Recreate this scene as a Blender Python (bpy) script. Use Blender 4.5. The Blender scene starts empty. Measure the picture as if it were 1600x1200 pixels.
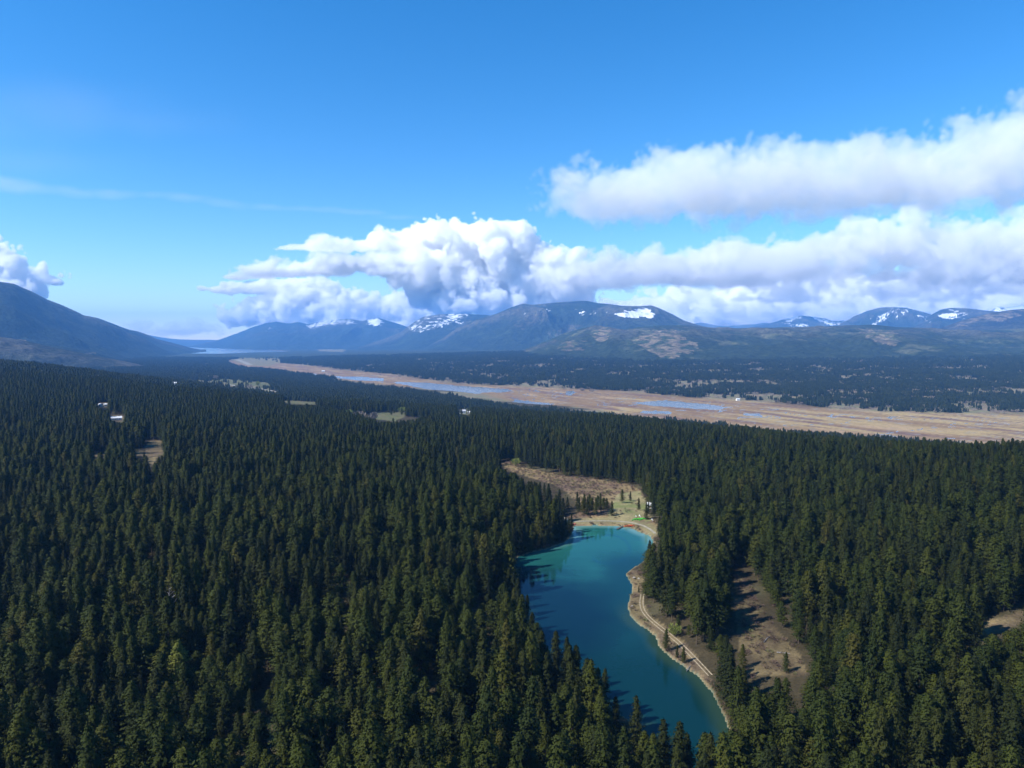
import bpy, math, random
import numpy as np
from mathutils import Vector
S = bpy.context.scene
COL = S.collection
R = math.radians
# ------------------------------------------------------------------ camera, sky, sun, exposure
CAM_Z, F, HOR = 250.0, 1100.0, 530.0            # metres above the marsh; focal length and horizon in photo pixels
PITCH = math.atan((600 - HOR) / F)
cam = bpy.data.objects.new('camera', bpy.data.cameras.new('camera')); COL.objects.link(cam)
cam.location = (0, 0, CAM_Z); cam.rotation_euler = (math.pi / 2 - PITCH, 0, 0)
cam.data.sensor_width = 36; cam.data.lens = 36 * F / 1600
cam.data.clip_start = 1; cam.data.clip_end = 200000
S.camera = cam
SUN_EL, SUN_AZ = R(43), R(246)                   # azimuth clockwise from +Y: sun to the left, a little behind
world = bpy.data.worlds.new('World'); S.world = world; world.use_nodes = True
wn = world.node_tree
sky = wn.nodes.new('ShaderNodeTexSky'); sky.sky_type = 'NISHITA'; sky.sun_disc = False
sky.sun_elevation = SUN_EL; sky.sun_rotation = SUN_AZ
sky.altitude = 1200; sky.air_density = 1.0; sky.dust_density = 0.1; sky.ozone_density = 3.0
hs = wn.nodes.new('ShaderNodeHueSaturation'); hs.inputs['Saturation'].default_value = 1.36
wn.links.new(sky.outputs[0], hs.inputs['Color']); wn.links.new(hs.outputs[0], wn.nodes['Background'].inputs[0])
wn.nodes['Background'].inputs[1].default_value = 0.128
sd = bpy.data.lights.new('sun', 'SUN'); sd.energy = 4.8; sd.angle = R(0.5); sd.color = (1, .965, .91)
so = bpy.data.objects.new('sun', sd); COL.objects.link(so)
SUNV = Vector((math.sin(SUN_AZ) * math.cos(SUN_EL), math.cos(SUN_AZ) * math.cos(SUN_EL), math.sin(SUN_EL)))
so.rotation_euler = SUNV.to_track_quat('Z', 'Y').to_euler()
vs = S.view_settings
vs.view_transform = 'Standard'; vs.look = 'None'; vs.gamma = 1; vs.use_curve_mapping = False
vs.exposure = 0.75
cy = S.cycles
cy.use_denoising = True; cy.max_bounces = 26; cy.volume_bounces = 24; cy.diffuse_bounces = 3; cy.glossy_bounces = 3
cy.transparent_max_bounces = 8; cy.volume_max_steps = 1024
HAZE_DENSITY, HAZE_COLOR = 4.1e-5, (.17, .46, 1.0)
# ------------------------------------------------------------------ helpers
rng = np.random.default_rng(11); random.seed(11)
CP, SP = math.cos(PITCH), math.sin(PITCH)
def pt(px, py, Y):
    """world point seen at a photo pixel, Y metres ahead of the viewpoint"""
    u = (px - 800) / F; v = -(py - 600) / F
    k = Y / (CP + v * SP)
    return np.array((u * k, Y, CAM_Z + (-SP + v * CP) * k))
def pz(px, py, z):
    """world point seen at a photo pixel, on the level z"""
    u = (px - 800) / F; v = -(py - 600) / F
    k = (z - CAM_Z) / (-SP + v * CP)
    return np.array((u * k, (CP + v * SP) * k, z))
def project(x, y, z):
    d = z - CAM_Z
    w = y * CP - d * SP; w = np.where(w < 1e-3, 1e-3, w)
    return 800 + F * x / w, 600 - F * (y * SP + d * CP) / w
PERM = rng.permutation(512); GR = rng.random(512) * 2 * math.pi
GX, GY = np.cos(GR), np.sin(GR)
def perlin(x, y, seed=0):
    xi = np.floor(x).astype(np.int64); yi = np.floor(y).astype(np.int64); xf = x - xi; yf = y - yi
    def h(a, b): return PERM[(PERM[(a + seed * 37) & 511] + b) & 511]
    u = xf**3 * (xf * (xf * 6 - 15) + 10); v = yf**3 * (yf * (yf * 6 - 15) + 10)
    def g(a, b):
        k = h(xi + a, yi + b); return GX[k] * (xf - a) + GY[k] * (yf - b)
    n0 = g(0, 0) * (1 - u) + g(1, 0) * u; n1 = g(0, 1) * (1 - u) + g(1, 1) * u
    return (n0 * (1 - v) + n1 * v) * 1.5
def fbm(x, y, cell, octv=4, seed=0, ridged=False):
    r = 0; a = 1; t = 0; c = cell
    for o in range(octv):
        n = perlin(x / c + o * 17.3, y / c - o * 9.1, seed + o)
        if ridged: n = 1 - 2 * np.abs(n)
        r = r + a * n; t += a; a *= .5; c *= .5
    return r / t
def inside(px, py, poly):
    px = np.asarray(px, float); py = np.asarray(py, float); c = np.zeros(px.shape, bool)
    n = len(poly)
    for i in range(n):
        x1, y1 = poly[i]; x2, y2 = poly[i - 1]
        if y1 == y2: continue
        c ^= ((y1 > py) != (y2 > py)) & (px < (x2 - x1) * (py - y1) / (y2 - y1) + x1)
    return c
def sstep(a, b, x):
    t = np.clip((x - a) / (b - a), 0, 1); return t * t * (3 - 2 * t)
def tag(o, label=None, cat=None, group=None, kind=None):
    if label: o['label'] = label
    if cat: o['category'] = cat
    if group: o['group'] = group
    if kind: o['kind'] = kind
    return o
def mesh_obj(name, verts, faces, mat=None, parent=None, smooth=False, link=True):
    me = bpy.data.meshes.new(name)
    verts = np.asarray(verts, np.float32)
    if isinstance(faces, np.ndarray):
        n, k = faces.shape
        me.vertices.add(len(verts)); me.vertices.foreach_set('co', verts.ravel())
        me.loops.add(n * k); me.loops.foreach_set('vertex_index', faces.astype(np.int32).ravel())
        me.polygons.add(n); me.polygons.foreach_set('loop_start', np.arange(0, n * k, k, dtype=np.int32))
        me.update(calc_edges=True)
    else:
        me.from_pydata([tuple(map(float, v)) for v in verts], [], faces)
    if smooth: me.polygons.foreach_set('use_smooth', np.ones(len(me.polygons), bool))
    if mat: me.materials.append(mat)
    o = bpy.data.objects.new(name, me)
    if link: COL.objects.link(o)
    if parent: o.parent = parent
    return o
def empty(name, loc, rz=0, link=True):
    o = bpy.data.objects.new(name, None); o.location = [float(v) for v in loc]; o.rotation_euler = (0, 0, rz)
    o.empty_display_size = .5
    if link: COL.objects.link(o)
    return o
def vcol(o, name, rgb):
    a = o.data.color_attributes.new(name, 'FLOAT_COLOR', 'POINT')
    a.data.foreach_set('color', np.concatenate([rgb, np.ones((len(rgb), 1))], 1).astype(np.float32).ravel())
def vfloat(o, name, f):
    a = o.data.attributes.new(name, 'FLOAT', 'POINT'); a.data.foreach_set('value', np.asarray(f, np.float32))
def grid_faces(nu, nv):
    i = np.arange(nu * nv).reshape(nu, nv)
    return np.stack([i[:-1, :-1], i[1:, :-1], i[1:, 1:], i[:-1, 1:]], -1).reshape(-1, 4)
# ------------------------------------------------------------------ materials
class NT:
    def __init__(s, name):
        s.m = bpy.data.materials.new(name); s.m.use_nodes = True; s.t = s.m.node_tree
        s.b = s.t.nodes['Principled BSDF']; s.o = s.t.nodes['Material Output']; s.L = s.t.links.new
        s.b.inputs['Specular IOR Level'].default_value = .2
    def n(s, typ, **kw):
        q = s.t.nodes.new(typ)
        for k, v in kw.items(): setattr(q, k, v)
        return q
    def noise(s, scale, detail=3, co=None, rough=.6):
        q = s.n('ShaderNodeTexNoise'); q.inputs['Scale'].default_value = scale; q.inputs['Detail'].default_value = detail
        q.inputs['Roughness'].default_value = rough
        if co is not None: s.L(co, q.inputs['Vector'])
        return q.outputs['Fac']
    def ramp(s, fac, stops):
        q = s.n('ShaderNodeValToRGB'); s.L(fac, q.inputs[0]); e = q.color_ramp.elements
        while len(e) < len(stops): e.new(.5)
        for k, (p, c) in enumerate(stops):
            e[k].position = p; e[k].color = (*c, 1) if len(c) == 3 else c
        return q.outputs[0]
    def mix(s, a, b, fac, mode='MIX'):
        q = s.n('ShaderNodeMix', data_type='RGBA', blend_type=mode)
        for k, v in ((6, a), (7, b)):
            if hasattr(v, 'links'): s.L(v, q.inputs[k])
            else: q.inputs[k].default_value = (*v, 1)
        if hasattr(fac, 'links'): s.L(fac, q.inputs[0])
        else: q.inputs[0].default_value = fac
        return q.outputs[2]
    def pos(s): return s.n('ShaderNodeNewGeometry').outputs['Position']
    def attr(s, name): return s.n('ShaderNodeAttribute', attribute_name=name)
    def rand(s): return s.n('ShaderNodeObjectInfo').outputs['Random']
    def bump(s, h, dist, strength=1):
        q = s.n('ShaderNodeBump'); q.inputs['Distance'].default_value = dist; q.inputs['Strength'].default_value = strength
        s.L(h, q.inputs['Height']); s.L(q.outputs[0], s.b.inputs['Normal'])
def plain(name, rgb, rough=.7, var=.25, scale=.8, spec=.2, metal=0):
    t = NT(name); f = t.noise(scale, 4, t.pos())
    c = t.ramp(f, [(.3, [v * (1 - var) for v in rgb]), (.7, [min(1, v * (1 + var)) for v in rgb])])
    t.L(c, t.b.inputs['Base Color']); t.b.inputs['Roughness'].default_value = rough
    t.b.inputs['Specular IOR Level'].default_value = spec; t.b.inputs['Metallic'].default_value = metal
    return t.m
def foliage(name, stops, trans=.24):
    """needles: hue from the tree's own random value, mottled inside the crown"""
    t = NT(name); c = t.ramp(t.rand(), stops)
    f = t.noise(1.1, 3, t.n('ShaderNodeTexCoord').outputs['Object'])
    c = t.mix(c, t.ramp(f, [(.3, (.86, .86, .88)), (.72, (1.14, 1.14, 1.08))]), 1.0, 'MULTIPLY')
    t.L(c, t.b.inputs['Base Color']); t.b.inputs['Roughness'].default_value = .75; t.b.inputs['Specular IOR Level'].default_value = .12
    tr = t.n('ShaderNodeBsdfTranslucent'); t.L(c, tr.inputs[0])
    ms = t.n('ShaderNodeMixShader'); ms.inputs[0].default_value = trans
    t.L(t.b.outputs[0], ms.inputs[1]); t.L(tr.outputs[0], ms.inputs[2]); t.L(ms.outputs[0], t.o.inputs['Surface'])
    return t.m
M = {}
M['needles'] = foliage('conifer_needles', [(0, (.020, .029, .005)), (.3, (.028, .038, .005)), (.6, (.036, .045, .006)), (.9, (.046, .053, .006)), (1, (.058, .054, .009))])
M['needles_dark'] = foliage('dark_needles', [(0, (.014, .020, .005)), (.5, (.023, .029, .005)), (1, (.033, .037, .006))])
M['needles_lime'] = foliage('yellow_green_needles', [(0, (.10, .115, .018)), (1, (.12, .125, .02))])
M['needles_far'] = foliage('distant_needles', [(0, (.012, .020, .010)), (.5, (.019, .028, .012)), (.9, (.030, .038, .013)), (1, (.042, .046, .018))])
M['bark'] = plain('bark', (.10, .075, .055), .9, .4, 3)
M['dead_wood'] = plain('dead_wood', (.22, .21, .21), .9, .3, 2)
M['bare_twigs'] = foliage('bare_twigs', [(0, (.20, .17, .14)), (.5, (.24, .19, .16)), (1, (.27, .24, .17))], .1)
M['shrub'] = foliage('shrub_twigs', [(0, (.09, .06, .05)), (.5, (.125, .085, .065)), (.8, (.13, .105, .06)), (1, (.11, .12, .04))], .1)
M['lime_leaf'] = foliage('spring_leaves', [(0, (.17, .20, .045)), (1, (.21, .22, .06))], .25)
# ------------------------------------------------------------------ the lie of the land
PXC = [-350, 0, 200, 400, 500, 600, 800, 1000, 1200, 1400, 1600, 1950]
ROWS = {  # metres ahead: ground level at each of the columns
    60:   [135, 132, 132, 130, 129, 128, 126, 124, 126, 128, 132, 136],
    200:  [128, 126, 126, 126, 126, 126, 124, 121, 123, 127, 130, 135],
    300:  [128, 128, 129, 129, 129, 129, 125, 119, 124, 129, 136, 140],
    400:  [130, 130, 132, 131, 131, 131, 129, 120, 126, 132, 142, 148],
    500:  [130, 130, 131, 130, 130, 130, 127, 121, 122, 133, 147, 150],
    600:  [132, 130, 130, 129, 128, 128, 118, 119, 120, 132, 146, 146],
    700:  [133, 130, 129, 128, 127, 126, 112, 117, 119, 130, 120, 120],
    800:  [134, 130, 128, 127, 125, 122, 112, 114, 115, 112, 98, 95],
    1000: [136, 131, 127, 124, 119, 113, 107, 106, 105, 78, 60, 55],
    1250: [142, 138, 126, 117, 107, 97, 94, 91, 62, 38, 22, 18],
    1500: [152, 148, 126, 108, 96, 84, 76, 60, 20, 8, 1, 1],
    1800: [164, 162, 127, 92, 84, 76, 50, 20, 1, 0, 0, 0],
    2200: [180, 178, 124, 72, 67, 62, 22, 0, 0, 0, 0, 2],
    2800: [150, 140, 85, 50, 42, 32, 0, 0, 3, 12, 18, 22],
    3500: [95, 80, 52, 38, 20, 4, 0, 5, 20, 32, 42, 46],
    4200: [75, 60, 42, 24, 6, -1, 10, 32, 44, 58, 74, 82],
    5000: [70, 54, 36, 13, -2, 0, 28, 50, 62, 76, 94, 104],
    5700: [70, 52, 30, 3, -2, 12, 46, 66, 84, 94, 112, 124],
    6500: [70, 50, 26, -2, 1, 24, 60, 78, 94, 100, 116, 126],
    7500: [70, 50, 22, -2, 12, 40, 80, 95, 100, 100, 110, 120],
    8600: [70, 50, 18, -1, 18, 44, 86, 98, 100, 100, 106, 112],
    9500: [70, 50, 14, 5, 20, 44, 90, 100, 100, 100, 100, 100],
    12000: [60, 40, 6, 5, 16, 40, 80, 90, 90, 90, 90, 90],
    17000: [40, 30, 5, 5, 12, 24, 60, 70, 70, 70, 70, 70],
    29500: [30, 20, 5, 5, 8, 10, 30, 40, 40, 40, 40, 40],
}
_uc = np.array([(p - 800) / F for p in PXC]); _ly = np.log(np.array(list(ROWS), float)); _tab = np.array(list(ROWS.values()), float)
_U = np.linspace(-1.3, 1.3, 261); _LY = np.linspace(math.log(40), math.log(30000), 400)
_a = np.array([np.interp(_U, _uc, r) for r in _tab])
_Z = np.array([np.interp(_LY, _ly, _a[:, i]) for i in range(261)])          # [u, y]
def _blur(a, n):
    for _ in range(n):
        a = (np.concatenate([a[:1], a[:-1]]) + a * 2 + np.concatenate([a[1:], a[-1:]])) / 4
    return a
_Z = _blur(_blur(_Z, 30).T, 12).T
def base_z(x, y):
    u = np.clip(x / np.maximum(y, 1), -1.29, 1.29); l = np.clip(np.log(np.maximum(y, 41)), _LY[0], _LY[-1] - 1e-6)
    fi = (u + 1.3) / 2.6 * 260; fj = (l - _LY[0]) / (_LY[-1] - _LY[0]) * 399
    i = np.clip(fi.astype(int), 0, 259); j = np.clip(fj.astype(int), 0, 398); a = fi - i; b = fj - j
    return (_Z[i, j] * (1 - a) + _Z[i + 1, j] * a) * (1 - b) + (_Z[i, j + 1] * (1 - a) + _Z[i + 1, j + 1] * a) * b
POND_Z = 120.0
POND_PX = [(897, 822), (930, 821), (962, 822), (985, 825), (1000, 832), (1016, 838), (1022, 850), (1016, 866), (1004, 878), (988, 889), (978, 896), (982, 906),
           (989, 915), (987, 926), (983, 938), (981, 950), (986, 964), (996, 975), (1012, 984), (1025, 995), (1030, 1010), (1046, 1026), (1072, 1044), (1095, 1060),
           (1114, 1084), (1132, 1120), (1150, 1170), (1162, 1240), (1090, 1250), (1040, 1190), (1000, 1135), (940, 1100), (880, 1068), (842, 1025), (822, 985), (815, 950), (812, 925), (806, 905), (800, 885),
           (806, 872), (828, 864), (858, 857), (882, 848), (892, 838)]
POND = [tuple(pz(a, b, POND_Z)[:2]) for a, b in POND_PX]
def seg_dist(x, y, line, closed=False):
    d = np.full(np.shape(x), 1e9); n = len(line)
    for i in range(n if closed else n - 1):
        (x1, y1), (x2, y2) = line[i], line[(i + 1) % n]; dx, dy = x2 - x1, y2 - y1
        t = np.clip(((x - x1) * dx + (y - y1) * dy) / (dx * dx + dy * dy + 1e-9), 0, 1)
        d = np.minimum(d, np.hypot(x - x1 - t * dx, y - y1 - t * dy))
    return d
# open water in the marsh, and the far lake: outlines as seen, laid on the level of the river
MARSH_WATER = [[(612, 597), (660, 597), (720, 602), (775, 606), (806, 611), (760, 613), (722, 618), (690, 613), (650, 605)],
               [(520, 588), (560, 588), (600, 591), (596, 595), (556, 594), (524, 591)], [(886, 611), (897, 610), (899, 615), (890, 618), (884, 616)],
               [(985, 629), (1040, 625), (1090, 630), (1140, 636), (1120, 640), (1060, 637), (1020, 634)], [(1004, 641), (1050, 643), (1050, 647), (1008, 646)],
               [(1160, 645), (1185, 646), (1190, 651), (1165, 650)], [(802, 624), (850, 628), (870, 631), (840, 633), (800, 629)],
               [(1290, 680), (1310, 683), (1306, 688), (1290, 686)], [(430, 579), (470, 582), (510, 586), (490, 588), (440, 583)]]
LAKE = [(268, 550.5), (300, 552.5), (345, 553), (396, 551), (440, 550.5), (452, 549), (430, 547.5), (400, 545), (370, 542.6), (330, 541.2), (285, 541), (306, 545), (318, 547.5), (296, 549)]
TOWN_WATER = [[(252, 552.3), (270, 551.8), (285, 552.4), (268, 553)]]
def terrain(x, y):
    z = base_z(x, y)
    px, py = project(x, y, np.minimum(z, 1.0))
    wet = 1 - sstep(1.0, 6.0, z)                              # how much of the marsh level is here
    z = z + (fbm(x, y, 160, 3, 3) * 5 + fbm(x, y, 900, 2, 9) * 6) * np.clip(y / 1000, .5, 1) * sstep(3, 25, z) * sstep(-10, 60, z)
    w = np.zeros(np.shape(x), bool)
    jx, jy = px + fbm(x, y, 260, 3, 21) * 7, py + fbm(x, y, 120, 3, 22) * 2.2 * np.clip(3000 / y, 0, 1)
    for p in MARSH_WATER: w |= inside(jx, jy, p)
    w |= inside(px + fbm(x, y, 900, 2, 5) * 3, py, LAKE)
    for p in TOWN_WATER: w |= inside(px, py, p)
    q = fbm(x * .8 + y * .5, (y - x * .6) * 1.0, 420, 4, 31)   # thin meandering channels
    q2 = (np.abs(q) < .011) & (y < 5200) & (y > 1300)
    marsh = .7 + fbm(x, y, 90, 2, 8) * .3
    z = np.where(wet > 0, z * (1 - wet) + marsh * wet, z)
    z = np.where((w & (wet > .15)) | inside(px, py, LAKE), -1.2, np.where(q2 & (wet > .8), -.6, z))
    near = (y < 800) & (np.abs(x) < 420)
    if np.any(near):
        xn, yn, zn = x[near], y[near], z[near]
        ins = inside(xn, yn, POND); d = seg_dist(xn, yn, POND, True)
        sh = POND_Z + .35 + d * .10 + sstep(2, 26, d) * 1.0
        t = sstep(6, 55, d)
        zo = np.maximum(sh * (1 - t) + np.maximum(zn, POND_Z + 1.5) * t, POND_Z + .35)
        far_t = (d > 60); zo = np.where(far_t, zn, zo)
        z = z.copy(); z[near] = np.where(ins, POND_Z - np.minimum(d * .35, 5) - .12, zo)
    return z
# ground cover zones, traced on the ground
MEADOW = [(776, 722), (800, 722), (830, 733), (880, 743), (940, 750), (985, 757), (1004, 768), (1012, 800), (1030, 826), (1040, 842), (1016, 836), (985, 824), (897, 822), (880, 812), (905, 800), (900, 785), (885, 768), (865, 757), (830, 747), (790, 733)]
GRASS_SLOPE = [(965, 772), (1000, 766), (1014, 790), (1018, 815), (985, 812), (950, 808), (955, 790)]
CLEARING = [(1146, 895), (1164, 895), (1174, 915), (1184, 938), (1196, 962), (1216, 985), (1236, 1006), (1254, 1030), (1262, 1056), (1172, 1056), (1156, 1026), (1152, 985), (1147, 950), (1148, 925)]
POINT = [(976, 893), (1000, 888), (1006, 905), (1004, 925), (1008, 945), (1018, 962), (1036, 975), (1056, 990), (1070, 1004), (1084, 1020), (1104, 1046), (1112, 1068), (1095, 1060), (1046, 1028), (1025, 996), (985, 966), (980, 945), (990, 915)]
GLADES = [[(226, 700), (238, 684), (252, 690), (256, 708), (240, 716), (226, 712)], [(206, 700), (222, 702), (224, 712), (210, 716)], [(228, 714), (246, 714), (238, 728), (230, 722)], [(128, 712), (165, 708), (166, 716), (132, 719)],
          [(172, 650), (190, 648), (196, 655), (186, 660), (174, 657)], [(152, 629), (168, 629), (168, 637), (154, 637)], [(1538, 972), (1580, 960), (1600, 952), (1600, 972), (1560, 990), (1536, 992)],
          [(1228, 905), (1246, 910), (1240, 918), (1226, 914)]]
FIELDS = [[(285, 590), (335, 597), (395, 604.5), (440, 612), (440, 615.5), (395, 608), (335, 600.5), (285, 593)], [(578, 645), (632, 644), (632, 652), (616, 658), (590, 656)], [(440, 626), (496, 628), (494, 632), (450, 631)], [(400, 600), (425, 597), (424, 606), (402, 608)], [(322, 595), (352, 591), (408, 597), (406, 604), (374, 602.5), (336, 598.5)],
          [(714, 637), (734, 637), (736, 648), (716, 648)], [(268, 600), (280, 600), (280, 604), (268, 604)]]
FAR_FIELDS = [[(285, 590), (335, 597), (395, 604.5), (440, 612), (440, 615.5), (395, 608), (335, 600.5), (285, 593)], [(362, 562), (380, 559), (436, 560), (440, 566), (420, 572), (395, 571), (372, 567)], [(495, 545), (540, 546), (536, 550), (500, 549)]]
ROADS_PX = {'highway': [(262, 588), (285, 592), (310, 595.5), (335, 599), (365, 602), (395, 606), (425, 611), (440, 614)]}
gu = np.linspace(-1.12, 1.12, 760); gy = np.exp(np.linspace(math.log(70), math.log(29400), 800))
UU, YY = np.meshgrid(gu, gy, indexing='ij'); gx = (UU * YY).ravel(); gyy = YY.ravel()
gz = terrain(gx, gyy)
def ground_z(x, y): return terrain(np.atleast_1d(np.asarray(x, float)), np.atleast_1d(np.asarray(y, float)))
def on_ground(px, py):
    """ground point under a photo pixel: march the sight line to the terrain"""
    ys = np.exp(np.linspace(math.log(150), math.log(24000), 2500)); p = pt(px, py, ys) if False else None
    u = (px - 800) / F; v = -(py - 600) / F; k = ys / (CP + v * SP)
    x = u * k; z = CAM_Z + (-SP + v * CP) * k
    g = terrain(x, ys); hit = np.nonzero(g >= z)[0]
    i = hit[0] if len(hit) else len(ys) - 1
    return np.array((x[i], ys[i], g[i]))
gpx, gpy = project(gx, gyy, gz)
def zone(polys, px=gpx, py=gpy, jit=2.0):
    a = px + fbm(gx, gyy, 14, 2, 41) * jit; b = py + fbm(gx, gyy, 9, 2, 43) * jit
    m = np.zeros(px.shape, bool)
    for p in polys: m |= inside(a, b, p)
    return m
def lerp(a, b, t): return a + (b - a) * np.clip(t, 0, 1)[:, None]
n1 = fbm(gx, gyy, 60, 4, 51); n2 = fbm(gx, gyy, 350, 4, 53); n3 = fbm(gx, gyy, 12, 3, 55)
col = np.tile(np.array([.050, .041, .024]), (len(gx), 1))                                   # needle litter under the trees
col = lerp(col, np.array([.085, .078, .042]), sstep(.1, .5, n1))
farm = sstep(2600, 6500, gyy)
col = lerp(col, np.array([.030, .042, .024]), farm * .85)                                   # closed far forest
mixn = n2 + fbm(gx, gyy, 120, 3, 150) * .45
col = lerp(col, lerp(np.tile(np.array([.15, .15, .085]), (len(gx), 1)), np.array([.20, .155, .11]), sstep(-.2, .3, n1)), sstep(-.22, .12, mixn) * sstep(1700, 2200, gyy) * (1 - sstep(7000, 9500, gyy)))
wetm = (1 - sstep(1.2, 4.5, gz)) * (gyy > 1200)
ax, ay = gx * .80 + gyy * .60 * 0, gyy
al = (gx * -.55 + gyy * .83); ac = (gx * .83 + gyy * .55)                                   # along and across the valley
m1 = fbm(al * .25, ac, 130, 5, 61); m2 = fbm(al * .2, ac, 60, 4, 63); m3 = fbm(al * .5, ac, 28, 3, 64)
marsh = lerp(np.tile(np.array([.215, .142, .076]), (len(gx), 1)), np.array([.32, .24, .118]), sstep(-.05, .35, m1 + (gpx - 1150) / 1500))
marsh = lerp(marsh, np.array([.15, .095, .075]), sstep(.02, .30, m2))
marsh = lerp(marsh, np.array([.24, .23, .22]), sstep(.2, .42, m3) * .7)
marsh = lerp(marsh, np.array([.33, .235, .14]), sstep(.15, .4, -m2) * .8)
col = lerp(col, marsh, wetm)
for polys, c, c2 in ((FIELDS, (.095, .105, .045), (.13, .12, .065)), (FAR_FIELDS, (.19, .155, .09), (.14, .14, .07)), (GLADES, (.19, .15, .08), (.11, .085, .055)),
                     ([MEADOW], (.135, .092, .064), (.20, .15, .078)), ([GRASS_SLOPE], (.15, .165, .065), (.22, .19, .10)), ([CLEARING], (.120, .094, .052), (.066, .050, .033)), ([POINT], (.11, .082, .055), (.16, .125, .068))):
    z_ = zone(polys).astype(float); z_ = z_ * (gyy < 20000)
    col = lerp(col, lerp(np.tile(np.array(c), (len(gx), 1)), np.array(c2), sstep(-.25, .3, n3 + n1)), z_)
nearm = (gyy < 620) & (gyy > 200) & (np.abs(gx) < 260)
pd = np.full(gx.shape, 99.); pd[nearm] = seg_dist(gx[nearm], gyy[nearm], POND, True)
col = lerp(col, np.array([.23, .175, .10]), (1 - sstep(.2, 1.1, pd + n3 * 1.1)) * .7)                   # pale rim of the shore
DAM = [tuple(pz(a, b, POND_Z + .9)[:2]) for a, b in ((893, 816), (915, 815), (950, 814.5), (985, 816.5), (1008, 822), (1024, 834))]
dd = np.full(gx.shape, 99.); dd[nearm] = seg_dist(gx[nearm], gyy[nearm], DAM)
col = lerp(col, np.array([.21, .19, .10]), (1 - sstep(3, 6, dd)) * .8)
bed = (gz < POND_Z - .05) & nearm & (pd < 90); col[bed] = lerp(col[bed], np.array([.16, .2, .14]), np.ones(bed.sum()))
t = NT('ground')
a = t.attr('col').outputs['Color']; P = t.pos()
c = t.mix(a, t.ramp(t.noise(.9, 5, P, .7), [(.25, (.55, .55, .55)), (.75, (1.45, 1.42, 1.38))]), 1.0, 'MULTIPLY')
c = t.mix(c, t.ramp(t.noise(.06, 4, P, .65), [(.3, (.72, .74, .72)), (.7, (1.28, 1.25, 1.2))]), 1.0, 'MULTIPLY')
t.L(c, t.b.inputs['Base Color']); t.b.inputs['Roughness'].default_value = .95; t.b.inputs['Specular IOR Level'].default_value = .05
t.bump(t.noise(.5, 6, P, .7), .6, .6)
M['ground'] = t.m
ground = mesh_obj('ground', np.stack([gx, gyy, gz], 1), grid_faces(760, 800), M['ground'], smooth=True)
vcol(ground, 'col', col); tag(ground, 'valley floor and forested benches, brown and green ground', kind='structure')
# ------------------------------------------------------------------ water
def water_mat(name, deep, shallow, rough=.06, wave=.35, attr=False, wdist=.05):
    t = NT(name); P = t.pos()
    if attr: c = t.attr('col').outputs['Color']
    else: c = t.ramp(t.noise(.004, 3, P), [(.35, deep), (.65, shallow)])
    t.L(c, t.b.inputs['Base Color']); t.b.inputs['Roughness'].default_value = rough
    t.b.inputs['IOR'].default_value = 1.33; t.b.inputs['Specular IOR Level'].default_value = .3 if not attr else .2
    t.bump(t.noise(wave, 4, P, .6), wdist, .6)
    return t.m
M['river'] = water_mat('river_water', (.09, .10, .10), (.12, .125, .115), .16)
w_ = mesh_obj('river', [(-9000, 1250, 0), (9000, 1250, 0), (30000, 29300, 0), (-30000, 29300, 0)], [(0, 1, 2, 3)], M['river'])
tag(w_, 'pale blue river, marsh pools and far lake along the valley floor', kind='structure')
# small lake: teal over a pale marl bed, deep blue in its middle
pa = np.array(POND); bx = np.linspace(pa[:, 0].min() - 3, pa[:, 0].max() + 3, 150); by = np.linspace(pa[:, 1].min() - 3, pa[:, 1].max() + 3, 300)
PX, PY = np.meshgrid(bx, by, indexing='ij'); px_, py_ = PX.ravel(), PY.ravel()
ii = inside(px_, py_, POND); di = np.where(ii, seg_dist(px_, py_, POND, True), 0)
qx, qy = project(px_, py_, np.full(px_.shape, POND_Z))
wob = fbm(px_, py_, 30, 4, 71); wob2 = fbm(px_ * .5, py_ * 1.6, 16, 3, 73)
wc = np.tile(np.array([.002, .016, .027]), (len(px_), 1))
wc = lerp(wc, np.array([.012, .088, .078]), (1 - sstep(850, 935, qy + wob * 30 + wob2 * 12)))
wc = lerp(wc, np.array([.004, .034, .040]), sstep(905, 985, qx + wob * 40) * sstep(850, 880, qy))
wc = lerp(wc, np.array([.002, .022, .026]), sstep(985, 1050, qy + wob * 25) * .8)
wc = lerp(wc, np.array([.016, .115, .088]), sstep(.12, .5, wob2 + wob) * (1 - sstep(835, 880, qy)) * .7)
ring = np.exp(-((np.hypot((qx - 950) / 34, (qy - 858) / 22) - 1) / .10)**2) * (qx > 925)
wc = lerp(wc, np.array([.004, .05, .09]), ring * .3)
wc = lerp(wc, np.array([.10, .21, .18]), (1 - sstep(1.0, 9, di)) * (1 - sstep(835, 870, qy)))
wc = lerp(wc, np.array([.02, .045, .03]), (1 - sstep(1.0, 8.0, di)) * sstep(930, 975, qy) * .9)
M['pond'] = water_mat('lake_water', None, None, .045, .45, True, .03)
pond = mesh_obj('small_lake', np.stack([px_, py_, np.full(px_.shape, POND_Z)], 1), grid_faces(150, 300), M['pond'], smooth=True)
vcol(pond, 'col', wc); tag(pond, 'small teal and deep blue lake held behind a low grassy dam', kind='structure')
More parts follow.
